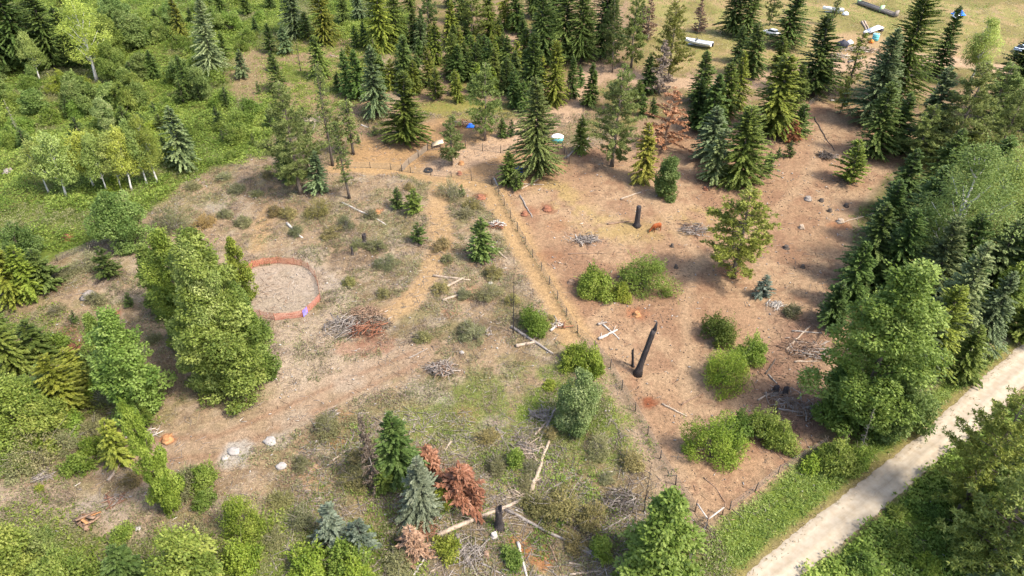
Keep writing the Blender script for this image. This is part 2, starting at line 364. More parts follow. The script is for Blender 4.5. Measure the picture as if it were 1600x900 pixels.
ca = me.color_attributes.new("soil", 'FLOAT_COLOR', 'POINT')
ca.data.foreach_set("color", np.concatenate((gcol, np.ones(gx.shape+(1,))), -1).astype(np.float32).ravel())
def earthmat(name, attr=None, c=None, var=.30, spot=.48, along=None):
    m, nt, out = newmat(name); N, L = nt.nodes, nt.links
    ge = N.new("ShaderNodeNewGeometry")
    def noise(s, d=4, r=.55):
        n = N.new("ShaderNodeTexNoise"); n.inputs["Scale"].default_value = s; n.inputs["Detail"].default_value = d; n.inputs["Roughness"].default_value = r
        L.new(ge.outputs["Position"], n.inputs["Vector"]); return n
    a = noise(2.6, 6, .65); b = noise(9, 3); c2 = noise(1.1, 2)
    def rng_(n, lo, hi, f0=.3, f1=.7):
        r = N.new("ShaderNodeMapRange"); r.inputs[1].default_value = f0; r.inputs[2].default_value = f1; r.inputs[3].default_value = lo; r.inputs[4].default_value = hi
        L.new(n.outputs["Fac"], r.inputs[0]); return r
    ra = rng_(a, 1-var, 1+var); rb = rng_(b, 1-spot, 1+spot*.6)
    mm = N.new("ShaderNodeMath"); mm.operation = 'MULTIPLY'; L.new(ra.outputs[0], mm.inputs[0]); L.new(rb.outputs[0], mm.inputs[1])
    mu = N.new("ShaderNodeMixRGB"); mu.blend_type = 'MULTIPLY'; mu.inputs[0].default_value = 1
    if attr:
        at = N.new("ShaderNodeAttribute"); at.attribute_name = attr; L.new(at.outputs["Color"], mu.inputs[1])
    else: mu.inputs[1].default_value = (*c, 1)
    L.new(mm.outputs[0], mu.inputs[2])
    # scattered dark bits: litter and small clods
    vo = N.new("ShaderNodeTexVoronoi"); vo.inputs["Scale"].default_value = 2.3; vo.inputs["Randomness"].default_value = 1
    L.new(ge.outputs["Position"], vo.inputs["Vector"])
    vr = N.new("ShaderNodeMapRange"); vr.inputs[1].default_value = .10; vr.inputs[2].default_value = .22; vr.inputs[3].default_value = .66; vr.inputs[4].default_value = 1
    L.new(vo.outputs["Distance"], vr.inputs[0])
    gate = rng_(c2, 0, 1, .42, .56)
    mg = N.new("ShaderNodeMixRGB"); mg.inputs[1].default_value = (1, 1, 1, 1); L.new(gate.outputs[0], mg.inputs[0]); L.new(vr.outputs[0], mg.inputs[2])
    m2 = N.new("ShaderNodeMixRGB"); m2.blend_type = 'MULTIPLY'; m2.inputs[0].default_value = 1
    L.new(mu.outputs[0], m2.inputs[1]); L.new(mg.outputs[0], m2.inputs[2])
    bs = N.new("ShaderNodeBsdfPrincipled"); bs.inputs["Roughness"].default_value = .95; bs.inputs["Specular IOR Level"].default_value = .1
    L.new((m2 if spot > .2 else mu).outputs[0], bs.inputs["Base Color"])
    bp = N.new("ShaderNodeBump"); bp.inputs["Strength"].default_value = .6; bp.inputs["Distance"].default_value = .07
    L.new(a.outputs["Fac"], bp.inputs["Height"])
    L.new(bp.outputs[0], bs.inputs["Normal"]); L.new(bs.outputs[0], out.inputs[0])
    return m
me.materials.append(earthmat("soil_and_turf", "soil"))
ground = bpy.data.objects.new("ground", me); COL.objects.link(ground)
tag(ground, kind="structure")

# the gravel road: a sheet of its own with ragged edges and two faint wheel tracks
L_ = P2([(1050,990),(1165,900),(1200,866),(1330,764),(1440,679),(1523,601),(1600,534),(1760,395)])
R_ = P2([(1120,1010),(1253,900),(1333,833),(1413,768),(1463,720),(1533,673),(1600,602),(1800,430)])
def resample(W, n):
    d = np.r_[0, np.cumsum(np.linalg.norm(np.diff(W, axis=0), axis=1))]; t = np.linspace(0, d[-1], n)
    return np.stack((np.interp(t, d, W[:, 0]), np.interp(t, d, W[:, 1])), 1)
n_, k_ = 420, 41
A, B = resample(L_, n_), resample(R_, n_)
for W in (A, B):
    for _ in range(25): W[1:-1] = (W[:-2]+2*W[1:-1]+W[2:])/4
tt = np.linspace(0, 1, k_)[None, :, None]
ed = (fbm(np.arange(n_)*.35, np.zeros(n_), 5)-.5)*.4; ed2 = (fbm(np.arange(n_)*.35, np.zeros(n_)+50, 5)-.5)*.4
dv = (B-A)/np.linalg.norm(B-A, axis=1)[:, None]
A2, B2 = A+dv*ed[:, None], B+dv*ed2[:, None]
S = A2[:, None]*(1-tt)+B2[:, None]*tt
crown = .012-.03*np.exp(-((tt[..., 0]-.28)/.08)**2)-.03*np.exp(-((tt[..., 0]-.72)/.08)**2)+.07*(1-(2*tt[..., 0]-1)**2)
mb = MB(); V = np.concatenate((S, (terr(S[..., 0], S[..., 1])+crown)[..., None]), -1)
idx = np.arange(n_*k_).reshape(n_, k_)
uu = tt[0, :-1, 0]; tone = .46+.14*np.exp(-((uu-.28)/.09)**2)+.14*np.exp(-((uu-.72)/.09)**2)-.12*np.exp(-((uu-.5)/.07)**2)-.16*np.exp(-(uu/.05)**2)-.16*np.exp(-((1-uu)/.06)**2)
an, cn = np.meshgrid(np.arange(n_-1)*.25, np.arange(k_-1)*1.0, indexing='ij')
tone = (tone[None]+.16*(fbm(an*.22, cn*.9, 71)-.5)+.10*(fbm(an*1.2, cn*1.1, 72)-.5)).ravel()
mb.add(V, np.stack((idx[:-1, :-1], idx[:-1, 1:], idx[1:, 1:], idx[1:, :-1]), -1).reshape(-1, 4), None, tone)
M['road'] = solid("packed_gravel", tuple(lin((222,200,168))*ALB*.92), tuple(lin((236,218,190))*ALB*.97), .95, 1.6, (1, 1, 1), .1, .1)
tag(mb.obj("gravel_road", M['road'], smooth=True), kind="structure")
# ------------------------------------------------------------------ plant makers: each returns (wood mesh, leaf mesh)
def unit(a): return a/(np.linalg.norm(a, axis=-1, keepdims=True)+1e-9)
def bent_trunk(mb, h, r0, r1, rng, sides=7, wob=.02, tone=.5, base=-.25, flare=1.35):
    z = np.linspace(0, 1, 9)
    P = np.stack((np.cumsum(rng.normal(0, wob*h/9, 9)), np.cumsum(rng.normal(0, wob*h/9, 9)), base+z*(h-base)), 1); P[0, :2] = 0; P[1, :2] = 0
    R = r0+(r1-r0)*z; R[0] *= flare
    mb.tube(P, R, sides, True, tone); return P
def conifer(h, R, rng, base=.06, up=.10, droop=.30, step=.235, per=7, sl=.42, sw=.25, gap=.06, tight=1.0, prof=.82, dens=13.0, hang=.25, bare=0.0):
    """layered branches carrying flat sprays; short near the top"""
    sl, sw = sl*min(1, .45+h/14), sw*min(1, .45+h/14); step = step*min(1, .4+h/12)
    wood, leaf = MB(), MB()
    bent_trunk(wood, h*.97, .012*h+.03, .015, rng)
    zb = np.arange(base*h, h*.985, step)
    zb = np.repeat(zb, per)+rng.uniform(-.5, .5, len(zb)*per)*step
    n = len(zb); t = np.clip((zb-base*h)/(h*(1-base)), 0, 1)
    az = rng.uniform(0, 2*math.pi, n)
    lob = 1+.16*np.sin(az+rng.uniform(0, 6))+.14*np.sin(az*2+rng.uniform(0, 6))+.14*np.sin(az*3+t*11+rng.uniform(0, 6))
    Lb = (R*(1-t)**prof*np.minimum(1, .55+t*4)+.10)*lob*rng.uniform(.68, 1.10, n)*(.88+.24*vnoise(zb*1.1, zb*0+R, 5))
    keep = rng.random(n) > gap; zb, t, az, Lb = zb[keep], t[keep], az[keep], Lb[keep]; n = len(zb)
    btone = np.clip(.5+rng.normal(0, .17, n)+.18*(vnoise(az*1.3, zb*.8, 7)-.5), .05, .95)
    bd = np.stack((np.cos(az), np.sin(az)), 1)
    upb = up+.5*t**2
    for i in rng.permutation(n)[:min(n, 70)]:
        s = np.linspace(0, .85, 4)[:, None]
        P = np.concatenate((bd[i]*Lb[i]*s, zb[i]+Lb[i]*(upb[i]*s-droop*(1-t[i])*s*s)), 1)
        wood.tube(P, np.array((.05, .035, .022, .01))*(.4+h/20), 3, False, .4)
    cnt = np.maximum(4, (Lb*dens/max(.35, sl)*1.0).astype(int)); b = np.repeat(np.arange(n), cnt); m = len(b)
    s = np.clip(bare+(1-bare)*rng.random(m)**.75, .05, 1)
    r = Lb[b]*s
    P = np.stack((bd[b, 0]*r, bd[b, 1]*r, zb[b]+Lb[b]*(upb[b]*s-droop*(1-t[b])*s*s)+rng.normal(0, .035, m)), 1)
    side = rng.choice((-1, 1), m)*rng.uniform(.25, 1.05, m)*(1-.55*s)
    a2 = az[b]+side
    pitch = upb[b]-2*droop*(1-t[b])*s*.8-hang*rng.random(m)+rng.normal(0, .16, m)
    D = np.stack((np.cos(a2), np.sin(a2), pitch), 1)
    ln = sl*(1.15-.5*s)*rng.uniform(.6, 1.2, m)*np.minimum(1, .35+Lb[b])
    roll = np.stack((rng.normal(0, .5, m), rng.normal(0, .5, m), np.full(m, 1.0)), 1)
    leaf.kites(P, D, ln, sw*ln/sl*rng.uniform(.7, 1.2, m), rng, np.clip(btone[b]+rng.normal(0, .14, m)+.16*(s-.5), 0, 1), roll)
    k = 14; leaf.kites(np.stack((np.zeros(k), np.zeros(k), h*rng.uniform(.95, 1.0, k)-.1), 1), np.stack((rng.normal(0, .35, k), rng.normal(0, .35, k), np.ones(k)), 1), sl*.8, sw*.4, rng, .7)
    return wood, leaf
def pinetree(h, R, rng, base=.2, dens=1.0, thin=False, prof=.7):
    """open crown: rising limbs that end in brushes of needles"""
    wood, leaf = MB(), MB()
    bent_trunk(wood, h*.98, .011*h+.05, .02, rng, wob=.03)
    step = .42*min(1, .4+h/14); zb = np.arange(base*h, h*.97, step); per = 5
    zb = np.repeat(zb, per)+rng.uniform(-.5, .5, len(zb)*per)*step; n = len(zb)
    t = (zb-base*h)/(h*(1-base)); az = rng.uniform(0, 2*math.pi, n)
    env = (1-t)**prof*np.minimum(1, .45+t*2.6)
    Lb = (R*env+.12)*rng.uniform(.45, 1.15, n)*(1+.25*np.sin(az*2+t*7))
    keep = rng.random(n) > .14; zb, t, az, Lb = zb[keep], t[keep], az[keep], Lb[keep]; n = len(zb)
    bd = np.stack((np.cos(az), np.sin(az)), 1); up = rng.uniform(-.12, .28, n)+.45*t
    for i in range(n):
        if i % 2 and not thin: continue
        s = np.linspace(0, .95, 4)[:, None]
        P = np.concatenate((bd[i]*Lb[i]*s, zb[i]+Lb[i]*(up[i]*s-.12*s+.12*s*s)), 1)
        wood.tube(P, np.array((.05, .035, .02, .01))*(.4+h/20), 3, False, .4)
    nt = np.maximum(3, (Lb*5.5*dens).astype(int)); b = np.repeat(np.arange(n), nt); m = len(b)
    s = .32+.68*rng.random(m)**.8
    C = np.stack((bd[b, 0]*Lb[b]*s, bd[b, 1]*Lb[b]*s, zb[b]+Lb[b]*(up[b]*s-.12*s+.12*s*s)), 1)+rng.normal(0, .10, (m, 3))*np.minimum(1.6, .5+Lb[b])[:, None]
    tt = np.clip(.5+rng.normal(0, .2, m), 0, 1)
    q = 9; c = np.repeat(np.arange(m), q)
    D = unit(rng.normal(size=(m*q, 3))+np.stack((bd[b[c], 0]*.7, bd[b[c], 1]*.7, np.full(m*q, .35)), 1))
    k = min(1, .45+h/16)
    leaf.kites(C[c], D, .30*k*rng.uniform(.7, 1.3, m*q), .10*k, rng, np.clip(tt[c]+rng.normal(0, .12, m*q), 0, 1))
    return wood, leaf
def leafcrown(leaf, C, rc, per, size, rng, flat=.85, up=.6, spread=.2):
    """leaf clumps: leaves on and just inside the surface of many small irregular lumps"""
    n = len(C); per = np.broadcast_to(per, n).astype(int); b = np.repeat(np.arange(n), per); m = len(b)
    d = unit(rng.normal(size=(m, 3))); rr = rng.uniform(.45, 1.08, m)**.6
    P = C[b]+d*rr[:, None]*rc[b][:, None]*np.array((1, 1, flat))
    D = unit(d*.7+rng.normal(0, .75, (m, 3))+np.array((0, 0, -.15)))
    nrm = unit(d*.75+np.array((0, 0, up))+rng.normal(0, .33, (m, 3)))
    ct = np.clip(.5+rng.normal(0, spread, n), .1, .9)
    k = np.flatnonzero(rng.random(n) < .85); q = 14; kk = np.repeat(k, q); ms = len(kk)      # shoots that break the outline
    dd = unit(rng.normal(size=(n, 3))+np.array((0, 0, .5))+unit(C-C.mean(0))*.9); f = np.tile(np.linspace(.7, 1.75, q), len(k))
    SP = C[kk]+dd[kk]*(rc[kk]*f)[:, None]+rng.normal(0, .07, (ms, 3))*size/.25
    leaf.kites(SP, unit(dd[kk]+rng.normal(0, .8, (ms, 3))), size*rng.uniform(.6, 1.1, ms), size*.6, rng, np.clip(ct[kk]+.12+rng.normal(0, .15, ms), 0, 1), unit(np.array((0, 0, .8))+rng.normal(0, .4, (ms, 3))))
    roll = unit(nrm)
    leaf.kites(P, D, size*rng.uniform(.7, 1.35, m), size*.62*rng.uniform(.7, 1.3, m), rng, np.clip(ct[b]+rng.normal(0, .16, m), 0, 1), roll)
def broadleaf(h, R, rng, base=.16, shape='round', size=.30, dens=1.0, pale=False, clump=.30):
    wood, leaf = MB(), MB()
    T = bent_trunk(wood, h*.86, .013*h+.04, .03, rng, wob=.045)
    size *= min(1, .5+h/16)
    K = int(46*dens*(1 if shape != 'tall' else 1.35)); u = rng.random(K)
    z = base+(1-base)*u
    if shape == 'tall': env = np.sin(np.clip(u*.88+.10, 0, 1)**.72*math.pi)**.75
    elif shape == 'open': env = np.sin(np.clip(u*.85+.15, 0, 1)*math.pi)**.7
    else: env = np.sin(np.clip(u*.80+.18, 0, 1)*math.pi)**.6
    az = rng.uniform(0, 2*math.pi, K); rr = np.sqrt(rng.uniform(.12, 1, K))
    rad_ = R*(1-clump*.8)*env*rr*(1+.30*np.sin(az*2+rng.uniform(0, 6))+.22*np.sin(az*3+u*9)+rng.normal(0, .10, K))
    ax = np.stack((np.interp(z*h, T[:, 2], T[:, 0]), np.interp(z*h, T[:, 2], T[:, 1])), 1)
    rc = R*clump*rng.uniform(.45, 1.4, K)*(.70+.4*env); 
    C = np.stack((ax[:, 0]+np.cos(az)*rad_, ax[:, 1]+np.sin(az)*rad_, z*h-rc*.7+rng.normal(0, .02*h, K)), 1)
    for i in rng.permutation(K)[:34]:
        z0 = max(base*h*.7, C[i, 2]-abs(rad_[i])*1.0-.06*h); a = np.array((np.interp(z0, T[:, 2], T[:, 0]), np.interp(z0, T[:, 2], T[:, 1]), z0))
        mid = a*.5+C[i]*.5+np.array((0, 0, -.04*h))*rng.random()
        wood.tube((a, mid, C[i]), np.array((.07, .045, .015))*(.3+h/16), 4, False, .5)
    per = np.clip((rc/size)**2*30, 40, 460)*(.62 if shape == 'open' else 1)
    leafcrown(leaf, C, rc, per, size, rng)
    return wood, leaf
def bushy(h, R, rng, size=.22, dens=1.0, twig=7, flat=.85, sparse=.72):
    wood, leaf = MB(), MB()
    K = int(44*dens); az = rng.uniform(0, 2*math.pi, K); el = np.arcsin(rng.uniform(.02, 1, K)); rr = rng.uniform(.45, 1, K)**.5
    lob = 1+.24*np.sin(az*2+rng.uniform(0, 6))+.16*np.sin(az*5+rng.uniform(0, 6))
    rc = R*.28*rng.uniform(.5, 1.5, K)
    C = np.stack((np.cos(az)*np.cos(el)*R*rr*lob*.8, np.sin(az)*np.cos(el)*R*rr*lob*.8, np.maximum(rc*.5, np.sin(el)*h*rr*rng.uniform(.7, 1.08, K)-rc*.4)), 1)
    for i in range(min(K, 26)):
        a = np.array((rng.normal(0, .1*R), rng.normal(0, .1*R), -.08)); wood.tube((a, (a+C[i])/2+np.array((0, 0, .12*h)), C[i]*np.array((1, 1, 1.02))), np.array((.035, .025, .008))*(.5+h/5), 3, False, .5)
    for i in range(twig):
        a = rng.uniform(0, 6.28); l = R*rng.uniform(.5, 1.15); e = np.array((math.cos(a)*l, math.sin(a)*l, h*rng.uniform(.3, 1.05)))
        wood.tube((np.array((0, 0, 0)), e*np.array((.45, .45, .6)), e), (.03, .018, .006), 3, False, .8)
    size *= min(1, .55+h/8)
    leafcrown(leaf, C, rc, np.clip((rc/size)**2*26, 16, 380)*sparse, size, rng)
    return wood, leaf
def deadtree(h, rng, needles=0, R=None, nb=46, fine=True, base=.12, rt=1.0):
    wood, leaf = MB(), MB(); R = R or h*.2
    T = bent_trunk(wood, h, (.013*h+.04)*rt, .012, rng, wob=.05)
    for i in range(nb):
        t = base+(1-base)*rng.random(); z = t*h; a = rng.uniform(0, 6.28); l = R*(1-t)**.7*(rng.uniform(.25, 1.3) if needles else rng.uniform(.4, 1.15))+.15
        o = np.array((np.interp(z, T[:, 2], T[:, 0]), np.interp(z, T[:, 2], T[:, 1]), z)); d = np.array((math.cos(a), math.sin(a), rng.uniform(-.25, .35)))
        wood.tube((o, o+d*l*.55, o+d*l+np.array((0, 0, rng.uniform(-.25, .15)*l))), (.035+h*.0012, .022, .008), 3, False, .5+rng.normal(0, .15))
        if fine:
            for _ in range(4):
                s = rng.uniform(.35, 1); a2 = a+rng.normal(0, .8); q = o+d*l*s; l2 = l*rng.uniform(.15, .4)
                wood.tube((q, q+np.array((math.cos(a2)*l2, math.sin(a2)*l2, rng.uniform(-.4, .3)*l2))), (.012, .005), 3, False, .6)
        if needles:
            m = int(needles*l)+4; s = .15+.85*rng.random(m); P = o+d*l*s[:, None]+rng.normal(0, .06, (m, 3))
            D = np.stack((np.cos(a+rng.normal(0, .8, m)), np.sin(a+rng.normal(0, .8, m)), rng.normal(-.35, .35, m)), 1)
            leaf.kites(P, D, .34*rng.uniform(.6, 1.2, m), .14, rng, np.clip(rng.normal(.5, .2, m), 0, 1))
    return wood, leaf
# kind: (object name, category, trunk material, leaf material, crown radius / height, maker, shared phrase)
def mk(f, **kw): return lambda h, R, rng: f(h, R, rng, **kw)
KINDS = {
 'fir':    ("fir_tree", "tree", 'darkbark', 'fir', .275, mk(conifer), "dark green fir trees"),
 'spruce': ("spruce_tree", "tree", 'darkbark', 'spruce', .28, mk(conifer, droop=.36, step=.26, sl=.45, sw=.27, gap=.08), "grey green spruce trees"),
 'blue':   ("blue_spruce", "tree", 'darkbark', 'blue', .36, mk(conifer, droop=.28, step=.30, per=7, sl=.5, base=.03), "blue green spruce trees"),
 'cedar':  ("cedar_tree", "tree", 'bark', 'cedar', .285, mk(conifer, droop=.42, up=.10, step=.24, per=7, sl=.42, sw=.24, hang=.55, prof=.72, base=.03, dens=13), "yellow green cedar trees"),
 'pine':   ("pine_tree", "tree", 'bark', 'pine', .25, mk(pinetree, base=.13, dens=1.6), "open crowned pine trees"),
 'thin':   ("pine_tree", "tree", 'darkbark', 'pine', .10, mk(pinetree, base=.25, dens=.55, thin=True, prof=.35), "thin pole pines"),
 'young':  ("young_fir", "tree", 'bark', 'young', .35, mk(conifer, droop=.2, step=.26, per=6, sl=.42, base=.05, up=.3), "young bright green firs"),
 'aspen':  ("aspen_tree", "tree", 'palebark', 'aspen', .25, mk(broadleaf, shape='open', base=.36, size=.24, clump=.36), "pale aspen trees"),
 'poplar': ("poplar_tree", "tree", 'bark', 'poplar', .215, mk(broadleaf, shape='tall', base=.03, size=.27, dens=2.5, clump=.23), "tall leafy poplars"),
 'broad':  ("broadleaf_tree", "tree", 'bark', 'broad', .38, mk(broadleaf, base=.12, size=.30, dens=1.2), "leafy broadleaf trees"),
 'bush':   ("bush", "bush", 'bark', 'bush', .62, mk(bushy), "leafy green bushes"),
 'scrub':  ("shrub", "shrub", 'greywood', 'scrub', .72, mk(bushy, size=.14, dens=.8, twig=16, sparse=.42), "low grey green shrubs"),
 'red':    ("dead_conifer", "tree", 'brownwood', 'red', .36, lambda h, R, rng: deadtree(h, rng, 55, R, 62, False, .04), "dead conifers with rust red needles"),
 'pale':   ("dead_conifer", "tree", 'greywood', 'brownleaf', .25, lambda h, R, rng: deadtree(h, rng, 40, R, 110, True, .05), "dead conifers with brown twigs"),
 'dead':   ("dead_tree", "tree", 'greywood', None, .2, lambda h, R, rng: deadtree(h, rng, 0, R, 46), "bare dead trees"),
 'burnt':  ("dead_tree", "tree", 'char', None, .16, lambda h, R, rng: deadtree(h, rng, 0, R, 40, True, .2, 1.3), "bare dead trees"),
}
CLASSES = np.array((.9, 1.6, 2.6, 4.2, 6.5, 9.5, 13.5, 19.0, 26.0))
PROTO = {}
COUNT = {}
def proto(kind, h):
    ci = int(np.argmin(abs(np.log(CLASSES/h)))); key = (kind, ci)
    k = COUNT.get(key, 0); COUNT[key] = k+1; v = k % (4 if h > 5 else 3)
    if (key, v) not in PROTO:
        K = KINDS[kind]; hh = CLASSES[ci]; rng = np.random.default_rng(abs(hash((len(PROTO), ci)))+7)
        w, l = K[5](hh, K[4]*hh, rng)
        wm = w.mesh(K[0]+"_wood", M[K[2]], True)
        lm = l.mesh(K[0]+"_leaves", M[K[3]]) if K[3] and l.n else None
        PROTO[(key, v)] = (hh, wm, lm)
    return PROTO[(key, v)]
PR = np.random.default_rng(55)
NPLANT = 0
def plant(kind, bx, by, ty, w=1.0, tint=None, label=None, lean=(0, 0), group=None):
    """one tree or bush: an Empty at its foot, trunk and crown under it"""
    global NPLANT
    if label and ('grove' in label): w *= 1.22
    if label and ('right wood' in label or 'roadside stand' in label): w *= 1.12
    p = G(bx, by); h = height_for(p, ty)
    f = dict(bush=1, scrub=1, fir=.55, spruce=.55, blue=.7, cedar=.5, young=.6, poplar=.55, red=.5, broad=.3).get(kind, 0)
    if f and by-ty > 8:      # the lowest thing the photograph shows is the near rim of the crown, not the foot
        s = scale_at(p); d = ray(bx, by); sn = -d[2]/np.linalg.norm(d); cs = math.sqrt(1-sn*sn); R = f*KINDS[kind][4]*w
        h = (by-ty)/s/(cs+R*sn)*1.02; p = G(bx, by-R*h*sn*s)
    return plant_at(kind, p, h, w, tint, label, lean, group)
def plant_at(kind, p, h, w=1.0, tint=None, label=None, lean=(0, 0), group=None):
    global NPLANT; NPLANT += 1
    K = KINDS[kind]; hh, wm, lm = proto(kind, h)
    o = empty(K[0], p, label, K[1], group or K[6], PR.uniform(0, 6.28))
    s = h/hh; v = 1+PR.normal(0, .07); o.scale = (s*w*v, s*w/v, s)
    rz = o.rotation_euler.z
    o.rotation_euler = (lean[1]+PR.normal(0, .028), lean[0]+PR.normal(0, .028), rz)
    bushlike = K[1] in ("bush", "shrub")
    a = bpy.data.objects.new("stems" if bushlike else "trunk", wm); COL.objects.link(a); a.parent = o
    if lm:
        c = bpy.data.objects.new("foliage" if bushlike else "crown", lm); COL.objects.link(c); c.parent = o
        j = PR.normal(1, .12)
        t = tint or (1, 1, 1); c.color = (t[0]*j*PR.normal(1, .03), t[1]*j, t[2]*j*PR.normal(1, .05), 1)
    return o
